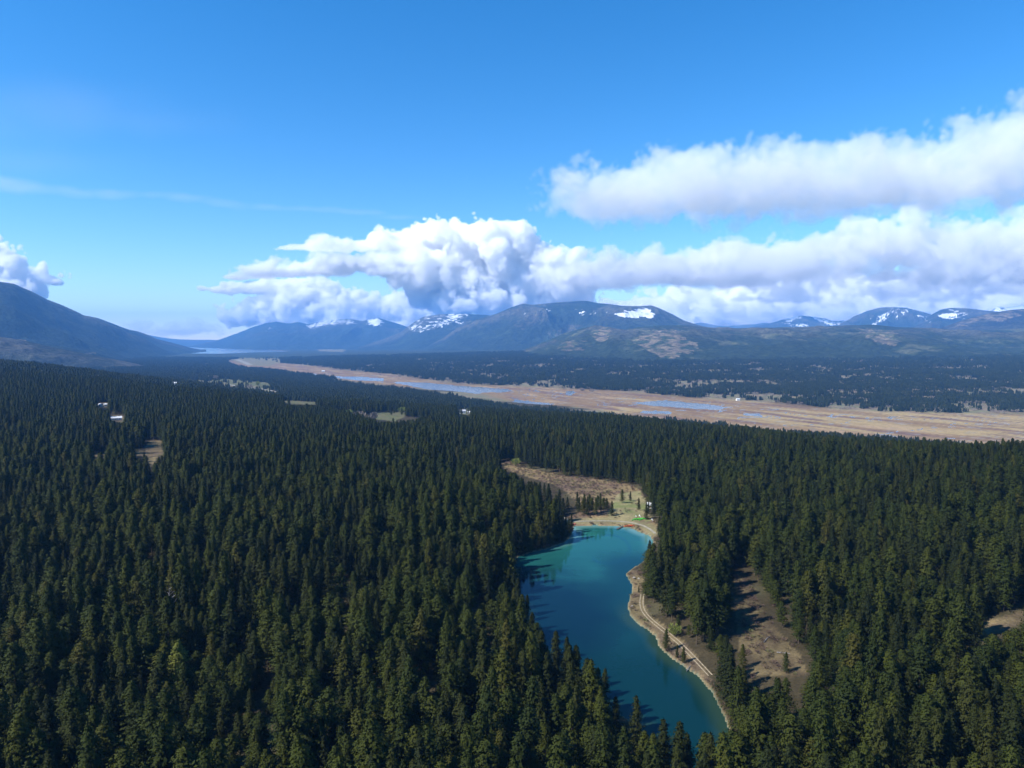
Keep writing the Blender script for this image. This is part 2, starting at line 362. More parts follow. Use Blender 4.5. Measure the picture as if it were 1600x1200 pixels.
# ------------------------------------------------------------------ hills and mountains
t = NT('mountain'); P = t.pos(); a = t.attr('col').outputs['Color']
f = t.noise(.02, 5, P, .75); g2 = t.noise(.0035, 4, P, .65)
c = t.mix(a, t.ramp(f, [(.32, (.25, .27, .3)), (.70, (1.95, 1.9, 1.7))]), 1.0, 'MULTIPLY')
c = t.mix(c, t.ramp(g2, [(.3, (.75, .75, .75)), (.7, (1.25, 1.25, 1.2))]), 1.0, 'MULTIPLY')
sn = t.attr('snow').outputs['Fac']
ad = t.n('ShaderNodeMath', operation='MULTIPLY_ADD'); t.L(t.noise(.012, 5, P, .7), ad.inputs[0]); ad.inputs[1].default_value = 1.1; t.L(sn, ad.inputs[2])
c = t.mix(c, (.80, .82, .85), t.ramp(ad.outputs[0], [(.90, (0, 0, 0)), (1.08, (1, 1, 1))]))
t.L(c, t.b.inputs['Base Color']); t.b.inputs['Roughness'].default_value = .95; t.b.inputs['Specular IOR Level'].default_value = .05
t.bump(t.noise(.022, 6, P, .72), 32, .9)
M['mountain'] = t.m
def mountain(name, label, crest, dist, foot, footz, back, snow=(), bare=(), nu=300, nv=110, amp=.30, power=1.25, cell=1500, tree=(.030, .040, .026), seed=0, speckle=0., haze_blue=0, barecol=(.21, .165, .12)):
    """crest: (px,py) seen from the viewpoint; dist, foot: (px, metres) profiles of how far the crest and the foot are"""
    cx = np.array([c[0] for c in crest], float); cyy = np.array([c[1] for c in crest], float)
    px = np.linspace(cx[0], cx[-1], nu); u = (px - 800) / F
    Yc = np.interp(px, [d[0] for d in dist], [d[1] for d in dist]); Yf = np.interp(px, [d[0] for d in foot], [d[1] for d in foot])
    Yc, Yf = _blur(Yc[:, None], 160)[:, 0], _blur(Yf[:, None], 160)[:, 0]
    py = np.interp(px, cx, cyy)
    py = _blur(py[:, None], 2)[:, 0]
    v = -(py - 600) / F; k = Yc / (CP + v * SP); Zc = CAM_Z + (-SP + v * CP) * k
    s = np.concatenate([np.linspace(0, 1, int(nv * .78)), 1 + np.linspace(0, 1, nv - int(nv * .78) + 1)[1:]])
    Sg = np.tile(s, (nu, 1)); front = np.minimum(Sg, 1)
    Yg = Yf[:, None] + (Yc - Yf)[:, None] * front + np.maximum(Sg - 1, 0) * back
    Xg = (u * k / Yc)[:, None] * Yg
    X, Y = Xg.ravel(), Yg.ravel(); sg = Sg.ravel()
    zc = np.repeat(Zc, len(s)); base = footz
    prof = np.where(sg <= 1, np.minimum(sg, 1)**power, np.maximum(0, 1 - (np.maximum(sg, 1) - 1))**.8)
    wx = fbm(X, Y, cell * 1.3, 3, 80 + seed) * cell * .5
    rid = fbm(X + wx, (Y + wx) * .55, cell, 5, 90 + seed, True)
    env = np.clip(front.ravel() * 2.2, 0, 1) * np.clip((1.02 - sg) * 3.2, 0.0, 1) 
    hgt = np.maximum(zc - base, 20)
    Z = base + hgt * prof + (rid - .25) * amp * 1.5 * hgt * np.where(sg <= 1, env, 0)
    Z += fbm(X, Y, cell * .22, 4, 60 + seed, True) * hgt * .035 * np.clip((1.0 - sg) * 6, .25, 1) * (sg < 1.01)
    lim = base + hgt * 1.0
    Z = np.minimum(Z, lim + 4)
    qx, qy = project(X, Y, Z)
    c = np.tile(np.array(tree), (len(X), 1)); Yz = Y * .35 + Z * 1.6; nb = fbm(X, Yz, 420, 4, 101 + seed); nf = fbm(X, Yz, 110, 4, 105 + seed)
    c = lerp(c, np.array(tree) * np.array([1.8, 1.75, 1.5]), sstep(.05, .5, nb) * .8)
    c = lerp(c, np.array([.11, .10, .085]), sstep(.30, .75, rid + nf * .35) * sstep(.40, .95, (Z - base) / hgt) * .65)        # rocky ribs above the trees
    for p, strength in bare:
        m = inside(qx + nb * 26 + nf * 10, qy + nf * 7 + nb * 5, p).astype(float) * strength * .85
        c = lerp(c, lerp(np.tile(np.array(barecol), (len(X), 1)), np.array(tree) * 1.6, sstep(-.15, .15, nf + nb * .3)), m)
    if speckle: c = lerp(c, np.array([.17, .155, .10]), sstep(.22, .45, nb + nf * .4) * speckle)
    sw = np.full(len(X), -.2)
    for p, strength in snow:
        sw = np.maximum(sw, np.where(inside(qx + nf * 12, qy + nf * 5, p), np.minimum(strength, .42 + .38 * strength) + .0 - (rid - .25) * .35 + nf * .25, -.2))
    o = mesh_obj(name, np.stack([X, Y, Z], 1), grid_faces(nu, len(s)), M['mountain'], smooth=True)
    vcol(o, 'col', c); vfloat(o, 'snow', sw); tag(o, label, kind='structure')
    return o
mountain('far_hills', 'faint blue hills at the far end of the valley', [(150, 533), (195, 524), (225, 522), (250, 527), (275, 530), (300, 531), (330, 531), (362, 533)], [(150, 28000), (362, 28000)], [(150, 26000), (362, 26000)], -20, 900, nu=160, nv=40, cell=3000)
mountain('mountain', 'long blue mountainside sloping down to the far lake', [(-350, 405), (-150, 425), (0, 441), (22, 444), (48, 456), (75, 470), (100, 480), (130, 493), (152, 497), (180, 507), (200, 515), (215, 518), (230, 523), (246, 530), (262, 534), (290, 541), (312, 547.5), (322, 549.5)],
         [(-350, 7000), (0, 8200), (150, 10500), (250, 13800), (322, 15200)], [(-350, 4800), (0, 5200), (150, 5600), (250, 9000), (322, 13800)], -10, 4000, nu=420, nv=130, cell=1900, amp=.26, power=1.15, tree=(.018, .027, .02), bare=[([(20, 527), (40, 528), (42, 533), (22, 531)], .8), ([(132, 550), (146, 549), (146, 553), (134, 554)], .7)], seed=1)
mountain('mountain', 'low purple foothill under the left mountain', [(-350, 520), (-100, 524), (0, 527), (30, 531), (60, 538), (100, 546), (150, 556), (200, 566), (250, 577), (300, 592)], [(-350, 4600), (300, 5600)], [(-350, 3700), (300, 4900)], -12, 900, nu=200, nv=60, cell=900, tree=(.030, .034, .028), seed=2)
mountain('mountain', 'snow flecked blue range behind the far lake', [(270, 543), (300, 540), (345, 530), (370, 521), (395, 511), (415, 505), (432, 502.5), (452, 506), (465, 503), (482, 507), (500, 503), (525, 500), (548, 498), (565, 502), (578, 499), (590, 496.5), (605, 501), (622, 506), (640, 512), (665, 520), (700, 530)],
         [(270, 24500), (400, 21500), (700, 21500)], [(270, 22500), (400, 16500), (700, 15500)], -10, 2500, nu=380, nv=120, cell=2600, amp=.24, tree=(.020, .031, .024), seed=3,
         snow=[([(480, 510), (500, 501), (530, 500), (552, 499), (556, 506), (530, 508), (505, 510), (485, 514)], .50), ([(574, 500), (588, 496), (600, 503), (590, 510), (576, 508)], .62), ([(420, 512), (428, 512), (426, 520), (420, 520)], .32)])
mountain('mountain', 'blue middle mountain streaked with snow under the cumulus', [(560, 541), (600, 530), (625, 520), (645, 505), (662, 495), (690, 491), (725, 490.5), (760, 492), (800, 500), (850, 520)],
         [(560, 17500), (850, 16500)], [(560, 14500), (850, 12500)], 10, 2500, nu=260, nv=110, cell=2200, amp=.24, tree=(.020, .031, .023), seed=4,
         snow=[([(640, 512), (662, 496), (700, 490), (735, 490), (700, 508), (668, 517), (645, 520)], .45), ([(712, 504), (726, 502), (722, 507)], .6)])
mountain('mountain', 'broad blue mountain with a white snow bowl near its top', [(660, 545), (690, 530), (715, 512), (745, 499), (775, 491), (800, 480), (818, 474.5), (832, 477), (850, 475), (870, 473), (895, 471.5), (915, 470), (935, 474), (950, 475), (970, 478), (990, 479), (1008, 478.5), (1018, 478), (1030, 482), (1050, 491), (1068, 501), (1090, 508), (1115, 514), (1150, 522)],
         [(660, 14500), (900, 13500), (1150, 12500)], [(660, 11500), (1150, 9000)], 20, 2500, nu=460, nv=170, cell=2100, amp=.28, tree=(.020, .030, .021), seed=5,
         bare=[([(860, 520), (890, 505), (915, 508), (900, 522), (870, 530)], .35), ([(800, 500), (830, 485), (860, 490), (830, 510), (805, 515)], .25)],
         snow=[([(960, 492), (975, 487), (1000, 483.5), (1016, 483), (1022, 492), (1026, 497.5), (1008, 496), (990, 496.5), (972, 495)], .78), ([(815, 488), (860, 482), (862, 492), (822, 496)], .36), ([(900, 486), (950, 480), (950, 490), (910, 494)], .30)])
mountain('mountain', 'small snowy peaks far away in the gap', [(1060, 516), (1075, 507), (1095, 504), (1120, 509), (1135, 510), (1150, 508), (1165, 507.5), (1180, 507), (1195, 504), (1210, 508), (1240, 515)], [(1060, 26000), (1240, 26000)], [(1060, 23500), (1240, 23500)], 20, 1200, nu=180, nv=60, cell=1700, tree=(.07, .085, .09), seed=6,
         snow=[([(1050, 509), (1080, 500), (1240, 500), (1240, 509)], .25)])
mountain('mountain', 'white crested peak behind the right hills', [(1150, 520), (1180, 510), (1205, 505), (1228, 498), (1250, 493), (1270, 495), (1290, 498), (1300, 502), (1320, 501), (1345, 506), (1370, 516)], [(1150, 21000), (1370, 21000)], [(1150, 17000), (1370, 17000)], 30, 2000, nu=240, nv=90, cell=1900, amp=.26, tree=(.021, .031, .025), seed=7,
         snow=[([(1220, 506), (1234, 496), (1250, 492), (1252, 494), (1238, 503)], .70), ([(1266, 494), (1290, 497), (1304, 503), (1322, 501), (1320, 508), (1298, 509), (1280, 503)], .55), ([(1236, 508), (1262, 504), (1264, 511), (1238, 512)], .5), ([(1320, 500), (1350, 503), (1350, 512), (1322, 512)], .55)])
mountain('mountain', 'rounded blue peak with white gullies', [(1290, 520), (1318, 504), (1335, 495), (1355, 486), (1375, 481), (1395, 480), (1415, 481), (1435, 486), (1450, 490), (1475, 498), (1510, 512)], [(1290, 17500), (1510, 17500)], [(1290, 13500), (1510, 13500)], 30, 2000, nu=260, nv=120, cell=1500, amp=.32, tree=(.021, .031, .024), seed=8,
         snow=[([(1358, 510), (1372, 495), (1385, 484), (1402, 481), (1420, 484), (1410, 494), (1392, 492), (1378, 503), (1364, 512)], .42), ([(1425, 493), (1448, 492), (1444, 499), (1428, 498)], .50), ([(1400, 497), (1418, 485), (1422, 487), (1404, 499)], .5)])
mountain('mountain', 'dark peak with a snow field facing the valley', [(1400, 522), (1440, 505), (1455, 492), (1470, 484), (1485, 481.5), (1510, 482), (1535, 485), (1560, 487), (1600, 490), (1640, 502)], [(1400, 15000), (1640, 15000)], [(1400, 11500), (1640, 11500)], 30, 2000, nu=260, nv=110, cell=1600, amp=.26, tree=(.022, .030, .022), seed=9,
         snow=[([(1464, 492), (1480, 489), (1492, 491), (1496, 496), (1480, 498), (1470, 496)], .85), ([(1486, 484), (1510, 485), (1518, 493), (1500, 498), (1486, 490)], .42), ([(1449, 502), (1454, 502), (1452, 505)], .9)])
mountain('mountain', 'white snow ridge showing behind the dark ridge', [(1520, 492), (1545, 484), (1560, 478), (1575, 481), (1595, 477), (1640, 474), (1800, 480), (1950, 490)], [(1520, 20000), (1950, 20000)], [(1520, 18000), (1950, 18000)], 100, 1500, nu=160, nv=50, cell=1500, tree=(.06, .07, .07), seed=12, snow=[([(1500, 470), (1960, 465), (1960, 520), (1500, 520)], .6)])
mountain('mountain', 'dark ridge with a bald tan crest above the forest', [(1440, 524), (1470, 513), (1500, 502), (1525, 495), (1550, 489), (1580, 484.5), (1610, 482), (1700, 476), (1800, 474), (1950, 480)], [(1440, 10500), (1950, 10500)], [(1440, 8700), (1950, 7800)], 30, 2000, nu=300, nv=120, cell=1700, amp=.25, tree=(.022, .028, .03), seed=10,
         bare=[([(1480, 512), (1500, 500), (1540, 490), (1600, 481), (1640, 480), (1600, 488), (1550, 497), (1510, 507)], .8), ([(1460, 518), (1500, 515), (1500, 519), (1465, 521)], .7)])
hill = mountain('hills', 'long forested front hill with bald rocky slopes', [(790, 556), (830, 542), (860, 530), (880, 521), (905, 514), (930, 508), (950, 512), (975, 515), (1000, 511), (1030, 508.5), (1055, 508), (1080, 509), (1110, 512), (1150, 513), (1200, 512), (1250, 511.5), (1300, 510), (1340, 508), (1365, 507), (1400, 511), (1450, 513), (1500, 516), (1550, 516), (1600, 513), (1750, 508), (1950, 505)],
         [(790, 9500), (1000, 9000), (1950, 8800)], [(790, 7000), (1000, 5600), (1400, 5200), (1950, 4800)], 55, 2500, nu=620, nv=200, cell=1300, amp=.26, power=1.0, tree=(.026, .036, .019), seed=11, speckle=.35,
         bare=[([(922, 520), (935, 509), (946, 512), (950, 526), (938, 532), (925, 530)], .9), ([(868, 545), (890, 530), (915, 531), (905, 545), (880, 548)], .6), ([(990, 530), (1010, 517), (1035, 512), (1060, 515), (1062, 530), (1090, 535), (1096, 548), (1070, 552), (1050, 560), (1030, 560), (1010, 545), (995, 536)], .85),
               ([(1335, 512), (1360, 513), (1390, 516), (1410, 528), (1400, 540), (1365, 535), (1350, 524)], .85), ([(1240, 562), (1280, 558), (1330, 560), (1360, 566), (1320, 568), (1260, 568)], .5)])
# ------------------------------------------------------------------ trees
def tube(p0, p1, r0, r1, n=6):
    p0, p1 = np.array(p0, float), np.array(p1, float); d = p1 - p0; d /= np.linalg.norm(d) + 1e-9
    a = np.cross(d, (0, 0, 1) if abs(d[2]) < .9 else (1, 0, 0)); a /= np.linalg.norm(a); b = np.cross(d, a)
    an = np.arange(n) * 2 * math.pi / n
    ring = np.cos(an)[:, None] * a + np.sin(an)[:, None] * b
    v = np.concatenate([p0 + ring * r0, p1 + ring * r1])
    return v, [(i, (i + 1) % n, n + (i + 1) % n, n + i) for i in range(n)]
class MB:
    def __init__(s): s.v = []; s.f = []; s.n = 0
    def add(s, v, f): s.v.append(np.asarray(v, float)); s.f += [tuple(i + s.n for i in q) for q in f]; s.n += len(v)
    def build(s, name, mat, parent=None, link=True): return mesh_obj(name, np.concatenate(s.v), s.f, mat, parent, link=link)
def crown_mesh(kind, rs, H, nb=200, ns=5, size=1.0):
    """needle sprays along whorls of boughs; returns vertices and quads"""
    r = np.random.default_rng(rs)
    t = np.sort(r.random(nb)**(.8 if kind == 'pine' else .9)); az = np.arange(nb) * 2.39996 + r.normal(0, .5, nb)
    if kind == 'spruce':
        zb = .07 * H; rad = .155 * H * (1 - t)**.80 + .18; droop = -.30 + .55 * t
    elif kind == 'fir':
        zb = .12 * H; rad = .185 * H * np.minimum(1, (1 - t) * 1.28)**.80 * (.92 + .10 * np.sin(t * 9 + rs)) + .2; droop = -.12 + .5 * t
    else:
        zb = .20 * H; rad = .165 * H * np.clip(1 - (np.abs(t - .22) / .80)**1.7, 0, 1)**.75 * (.86 + .16 * np.sin(t * 11 + rs * 2)) + .22; droop = .0 + .55 * t
    gap = (np.sin(az * 1.0 + t * 14 + rs) > -.75) | (t > .8)
    rad = rad * r.uniform(.62, 1.18, nb) * np.where(gap, 1, .45)
    z0 = zb + t * (H - zb) * .985
    vs_, nr_ = [], []
    for i in range(nb):
        d = np.array((math.cos(az[i]), math.sin(az[i]), 0))
        for s in np.linspace(.34, 1, ns) + r.normal(0, .05, ns):
            L = rad[i] * s
            c = d * L + np.array((0, 0, z0[i] + droop[i] * L + .10 * L * s)) + r.normal(0, .12, 3)
            w = .27 * size * r.uniform(.7, 1.3) * (.6 + .4 * min(1, rad[i] / (.1 * H)))
            out = d * .75 + np.array((0, 0, .55)); out /= np.linalg.norm(out)
            nn = out + r.normal(0, .42, 3); nn /= np.linalg.norm(nn)
            tang = d * .7 + np.array((0, 0, droop[i] - .35)) + r.normal(0, .3, 3); tang -= nn * np.dot(tang, nn); tang /= np.linalg.norm(tang)
            side = np.cross(nn, tang)
            vs_ += [c - tang * w, c - side * w * .55, c + tang * w * 1.2, c + side * w * .55 + tang * w * r.uniform(-.2, .2)]   # wound to face outwards
            sn_ = out + r.normal(0, .14, 3); nr_ += [sn_ / np.linalg.norm(sn_)] * 4
    tip = np.array((0, 0, H)); vs_ += [tip + (0, 0, .5), tip + (.22, 0, -.9), tip + (0, 0, -1.6), tip + (-.22, 0, -.9), tip + (0, 0, .5), tip + (0, .22, -.9), tip + (0, 0, -1.6), tip + (0, -.22, -.9)]
    nr_ += [(0, 0, 1)] * 8
    v = np.array(vs_); return v, np.arange(len(v)).reshape(-1, 4), np.array(nr_)
def soft_normals(me, nr):
    """shade the sprays as one soft crown: the mass of needles scatters light round the bough"""
    me.polygons.foreach_set('use_smooth', np.ones(len(me.polygons), bool)); me.normals_split_custom_set_from_vertices([tuple(map(float, n)) for n in nr])
KINDS = [('spruce', 1), ('spruce', 2), ('fir', 3), ('fir', 4), ('fir', 5), ('pine', 6), ('pine', 7), ('pine', 8), ('fir', 9), ('spruce', 10)]
HT = 18.0
crowns, trunks = [], []
for kd, rs in KINDS:
    v, f, nr = crown_mesh(kd, rs, HT, 480, 7)
    o = mesh_obj('crown', v, f, M['needles_dark'] if kd == 'spruce' else M['needles'], link=False); soft_normals(o.data, nr); crowns.append(o.data)
    b = MB(); b.add(*tube((0, 0, -.8), (0, 0, HT * .5), .20, .13)); b.add(*tube((0, 0, HT * .5), (0, 0, HT * .97), .13, .03, 5))
    trunks.append(b.build('trunk', M['bark'], link=False).data)
# whole trees for the mass of the forest
def source_collection(name, objs):
    c = bpy.data.collections.new(name)
    for o in objs: c.objects.link(o)
    return c
def joined(name, parts):
    v = []; f = []; mi = []; n = 0; mats = []
    for vv, ff, mt in parts:
        v.append(vv); f += [tuple(int(i) + n for i in q) for q in ff]; n += len(vv)
        if mt not in mats: mats.append(mt)
        mi += [mats.index(mt)] * len(ff)
    o = mesh_obj(name, np.concatenate(v), f, None, link=False)
    for m in mats: o.data.materials.append(m)
    o.data.polygons.foreach_set('material_index', np.array(mi, np.int32))
    return o
src = []
for i, (kd, rs) in enumerate(KINDS):
    v, f, nr = crown_mesh(kd, rs + 40, HT, 420, 6, 1.08); tv, tf = tube((0, 0, -.8), (0, 0, HT * .9), .2, .05, 5)
    src.append(joined('forest_tree_%02d' % i, [(v, f, M['needles_dark'] if kd == 'spruce' else M['needles']), (tv, tf, M['bark'])])); soft_normals(src[-1].data, np.concatenate([nr, tv * (1, 1, 0) + 1e-4]))
TREES = source_collection('forest_sources', src)
def low_tree(r, H, kd):
    parts_v, parts_f, n = [], [], 0
    R0 = H * (.17 if kd else .15); zb = H * (.06 if kd else .22)
    tiers = 5
    for k in range(tiers):
        z0 = zb + (H - zb) * k / tiers; z1 = min(H, z0 + (H - zb) / tiers * 1.75)
        rr = R0 * ((1 - k / tiers)**.8 if kd else math.sqrt(max(.08, 1 - (k / tiers - .25)**2 * 1.6))) * r.uniform(.8, 1.15)
        m = 7; an = np.arange(m) * 2 * math.pi / m + r.random() * 6
        ra = rr * r.uniform(.6, 1.2, m)
        v = np.concatenate([np.stack([np.cos(an) * ra, np.sin(an) * ra, z0 + r.normal(0, .5, m)], 1), [(0, 0, z1)]])
        parts_v.append(v); parts_f += [(i + n, (i + 1) % m + n, m + n) for i in range(m)]; n += m + 1
    return np.concatenate(parts_v), parts_f
def clump(rs, n, span, mat, hs=(11, 21)):
    r = np.random.default_rng(rs); parts = []
    for k in range(n):
        v, f = low_tree(r, r.uniform(*hs), r.random() < .55); parts.append((v + np.array((r.uniform(-span, span), r.uniform(-span, span), 0)), f, mat))
    return joined('far_clump_%02d' % rs, parts)
CLUMPS = source_collection('clump_sources', [clump(i, 8, 8.0, M['needles_far']) for i in range(8)])
def bare_crown(rs, H, n=150, w=.5, sz=.45):
    """twiggy rounded crown"""
    r = np.random.default_rng(rs); vs_ = []
    for k in range(n):
        d = r.normal(0, 1, 3); d /= np.linalg.norm(d); q = r.random()**.45
        c = np.array((d[0] * w * H * .5 * q, d[1] * w * H * .5 * q, H * .58 + d[2] * H * .40 * q))
        up = d * .6 + np.array((0, 0, .7)) + r.normal(0, .3, 3); up /= np.linalg.norm(up); sd_ = np.cross(up, r.normal(0, 1, 3)); sd_ /= np.linalg.norm(sd_)
        L = sz * r.uniform(.7, 1.5) * H / 6
        vs_ += [c - up * L, c + sd_ * L * .35, c + up * L * 1.3, c - sd_ * L * .35]
    v = np.array(vs_); return v, np.arange(len(v)).reshape(-1, 4)
SHRUBS = source_collection('shrub_sources', [joined('shrub_source_%d' % i, [(*bare_crown(200 + i, 2.2, 60, 1.3, .75), M['shrub'])]) for i in range(4)])
GROVES = source_collection('grove_sources', [joined('grove_source_%d' % i, [(bare_crown(300 + i * 5 + k, 8.5, 40, .9, .7)[0] + np.array((math.cos(k * 2.1) * 6, math.sin(k * 2.1) * 6, 0)), bare_crown(1, 8.5, 40)[1], M['bare_twigs']) for k in range(3)]) for i in range(3)])
def scatter_group(name, coll):
    g = bpy.data.node_groups.new(name, 'GeometryNodeTree')
    g.interface.new_socket('Geometry', in_out='INPUT', socket_type='NodeSocketGeometry'); g.interface.new_socket('Geometry', in_out='OUTPUT', socket_type='NodeSocketGeometry')
    N, L = g.nodes, g.links.new
    gi, go = N.new('NodeGroupInput'), N.new('NodeGroupOutput')
    ci = N.new('GeometryNodeCollectionInfo'); ci.inputs[0].default_value = coll; ci.inputs['Separate Children'].default_value = True; ci.inputs['Reset Children'].default_value = True
    ip = N.new('GeometryNodeInstanceOnPoints'); ip.inputs['Pick Instance'].default_value = True
    def at(nm, ty):
        a = N.new('GeometryNodeInputNamedAttribute'); a.data_type = ty; a.inputs[0].default_value = nm; return a.outputs[0]
    L(gi.outputs[0], ip.inputs['Points']); L(ci.outputs[0], ip.inputs['Instance']); L(at('idx', 'INT'), ip.inputs['Instance Index'])
    L(at('rot', 'FLOAT_VECTOR'), ip.inputs['Rotation']); L(at('scl', 'FLOAT_VECTOR'), ip.inputs['Scale']); L(ip.outputs[0], go.inputs[0])
    return g
def scatter(name, coll, P, idx, rot, sc, label):
    me = bpy.data.meshes.new(name); me.vertices.add(len(P)); me.vertices.foreach_set('co', P.astype(np.float32).ravel())
    a = me.attributes.new('idx', 'INT', 'POINT'); a.data.foreach_set('value', idx.astype(np.int32))
    a = me.attributes.new('rot', 'FLOAT_VECTOR', 'POINT'); a.data.foreach_set('vector', rot.astype(np.float32).ravel())
    a = me.attributes.new('scl', 'FLOAT_VECTOR', 'POINT'); a.data.foreach_set('vector', sc.astype(np.float32).ravel())
    o = bpy.data.objects.new(name, me); COL.objects.link(o)
    o.modifiers.new('scatter', 'NODES').node_group = scatter_group(name, coll)
    return tag(o, label, kind='stuff')
# lines the tree tops do not pass, as seen against what lies behind them: (nearer than, polyline)
CREST_NEAR = [(-400, 545), (0, 556), (60, 556), (100, 560), (150, 567), (200, 578), (250, 589), (300, 598), (350, 603), (400, 609), (440, 624), (500, 635), (545, 645), (585, 658), (640, 660), (680, 648), (715, 650), (740, 646), (770, 627), (820, 633), (900, 641), (1000, 651), (1100, 662), (1200, 672), (1300, 684), (1400, 690), (1500, 692), (1600, 694), (2000, 700)]
CREST_TERRACE = [(-400, 545), (0, 556), (60, 556), (100, 560), (150, 567), (200, 575), (250, 577), (330, 578), (380, 578), (430, 582), (480, 589), (560, 600), (640, 608), (700, 617), (760, 626), (820, 634), (1000, 652), (1600, 695), (2000, 700)]
VISIBLE = [POND_PX, MEADOW, CLEARING, POINT] + GLADES + FIELDS
VISIBLE[0] = [(897, 822), (962, 822), (1000, 832), (1008, 838), (1004, 858), (1000, 880), (985, 890), (978, 896), (989, 915), (983, 938), (981, 950), (996, 975), (1025, 995), (1046, 1026), (1095, 1060), (1120, 1100), (1090, 1130), (1010, 1092), (955, 1042), (930, 1008), (880, 985), (836, 972), (832, 930), (820, 905), (814, 878), (830, 868), (888, 850), (892, 838)]
TREE_MASK = MARSH_WATER
def grow(spacing, y0, y1, h_mean, h_sd, seed, umax=.95, keep=None):
    r = np.random.default_rng(seed)
    n = int(2 * umax * (y1**2 - y0**2) / 2 / spacing**2)
    y = np.sqrt(r.random(n) * (y1**2 - y0**2) + y0**2); x = r.uniform(-umax, umax, n) * y
    # thin to a minimum spacing
    cell = spacing * .72; key = np.floor(x / cell).astype(np.int64) * 1000003 + np.floor(y / cell).astype(np.int64)
    _, first = np.unique(key, return_index=True); x, y = x[first], y[first]
    z = terrain(x, y)
    h = np.clip(r.normal(h_mean, h_sd, len(x)), h_mean * .45, h_mean * 1.5)
    ok = z > 2.5
    ok &= ~inside(x, y, POND)
    return x, y, z, h, ok, r
def visible_ok(x, y, z, h, wid=.19):
    ok = np.ones(len(x), bool); stray = rng.random(len(x)) < .015; jx_, jy_ = rng.normal(0, 1, len(x)), rng.normal(0, 1, len(x))      # the odd tree stands in a field
    for fr in (0, .25, .5, .75, 1.0):
        for sx in (-1, 1):
            a, b = project(x + sx * h * wid * (1 - fr * .8), y, z + h * fr)
            jg = np.clip((y - 1400) / 800, 0, 1) + (y < 900) * .9; a = a + jx_ * jg * 3.5; b = b + jy_ * jg * 1.1
            for q_, p in enumerate(VISIBLE): ok &= ~inside(a, b, p) | ((q_ >= 12) & stray)
    tx, ty = project(x, y, z + h)
    near = y < 1480
    lim = np.where(near, np.interp(tx, *zip(*CREST_NEAR)), np.interp(tx, *zip(*CREST_TERRACE)))
    across = y > np.interp(x / y, [-.3, -.25, 0, .18, .36, .55, .73], [9e4, 4300, 3300, 2550, 2200, 1930, 1740])
    ok &= (ty > lim - (1.5 + 13 * rng.random(len(x))**2.5) * np.clip(600 / y, .25, 1.6)) | (y > 4300) | across
    return ok
# near forest, tree by tree
x, y, z, h, ok, r = grow(5.0, 130, 900, 19.0, 5.0, 5)
dens = fbm(x, y, 55, 3, 120)
h = h * (1 + fbm(x, y, 90, 3, 122) * .5)
ok &= visible_ok(x, y, z, h) & (r.random(len(x)) < np.clip(.97 + dens * .9, .35, 1))
ok &= seg_dist(x, y, POND, True) > 1.2
x, y, z, h = x[ok], y[ok], z[ok], h[ok]
tx, ty = project(x, y, z + h); bx_, by_ = project(x, y, z)
show = (tx > 0) & (tx < 1600) & (ty < 1046)
size = np.where(show, h / y, 0)
# the front rank: of overlapping trees the nearer shows; the 300 largest stand as objects of their own
order = np.argsort(-size)[:296]
is_ind = np.zeros(len(x), bool); is_ind[order] = True
sp = np.clip((fbm(x, y, 70, 2, 130) * 1.6 + r.normal(0, .45, len(x)) + .4), 0, .999)       # stands of one kind
idx = np.where(sp < .14, r.choice([0, 1, 9], len(x)), np.where(sp < .60, r.choice([2, 3, 4, 8], len(x)), r.choice([5, 6, 7], len(x))))
rz = r.random(len(x)) * 6.283; wd = r.uniform(1.05, 1.5, len(x)) * np.clip(h / 18, .8, 1.2)
m = ~is_ind
rot = np.stack([r.normal(0, .025, m.sum()), r.normal(0, .025, m.sum()), rz[m]], 1)
NEAR_PTS = (np.stack([x[m], y[m], z[m]], 1), idx[m], rot, np.stack([wd[m], wd[m], h[m] / HT], 1))
SPECIAL = [(308, 1010, 'lime', 'tall yellow-green conifer standing out from the dark forest, brightest crown there'),
           (640, 965, 'lime2', 'olive-lit conifer brighter than its neighbours in the middle of the dark forest'),
           (15, 925, 'lime2', 'brownish olive conifer at the very edge of the dark forest'),
           (925, 1000, 'plain', 'slim conifer reaching over the near end of the teal lake')]
IND = [(x[i], y[i], z[i], h[i], idx[i], rz[i], wd[i], tx[i], ty[i]) for i in order]
taken = {}
for sx, sy, kd, lb in SPECIAL:
    j = min(range(len(IND)), key=lambda q: (IND[q][7] - sx)**2 + (IND[q][8] + 12 - sy)**2 + (1e9 if q in taken else 0)); taken[j] = (kd, lb)
crown_lime = [me.copy() for me in (crowns[2], crowns[3])]
for me in crown_lime: me.materials.clear(); me.materials.append(M['needles_lime'])
kname = {'spruce': 'dark spruce', 'fir': 'full olive fir', 'pine': 'round topped pine'}
LANDMARKS = [(266, 935, 'bare grey dead tree'), (308, 1010, 'yellow-green conifer'), (640, 965, 'olive-lit conifer'), (15, 925, 'brownish olive edge conifer'), (925, 1000, 'slim lakeside conifer'), (1165, 960, 'tan clearing'), (1070, 1016, 'shore trail foot'), (1560, 970, 'small sunny glade')]
NUM = ['no', 'one', 'two', 'three', 'four', 'five', 'six', 'seven', 'eight', 'nine', 'ten', 'eleven', 'twelve', 'thirteen', 'fourteen']
def where(a, b):
    l = min(LANDMARKS, key=lambda z: (z[0] - a)**2 + (z[1] - b)**2); c, r_ = round((a - l[0]) / 34), round((b - l[1]) / 26)
    t_ = []
    if c: t_.append('%s crown%s %s' % (NUM[min(14, abs(c))], '' if abs(c) == 1 else 's', 'left' if c < 0 else 'right'))
    if r_: t_.append('%s row%s %s' % (NUM[min(14, abs(r_))], '' if abs(r_) == 1 else 's', 'behind' if r_ < 0 else 'before'))
    return (' and '.join(t_) + (' the ' if r_ else ' of the ') if t_ else 'touching the ') + l[2]
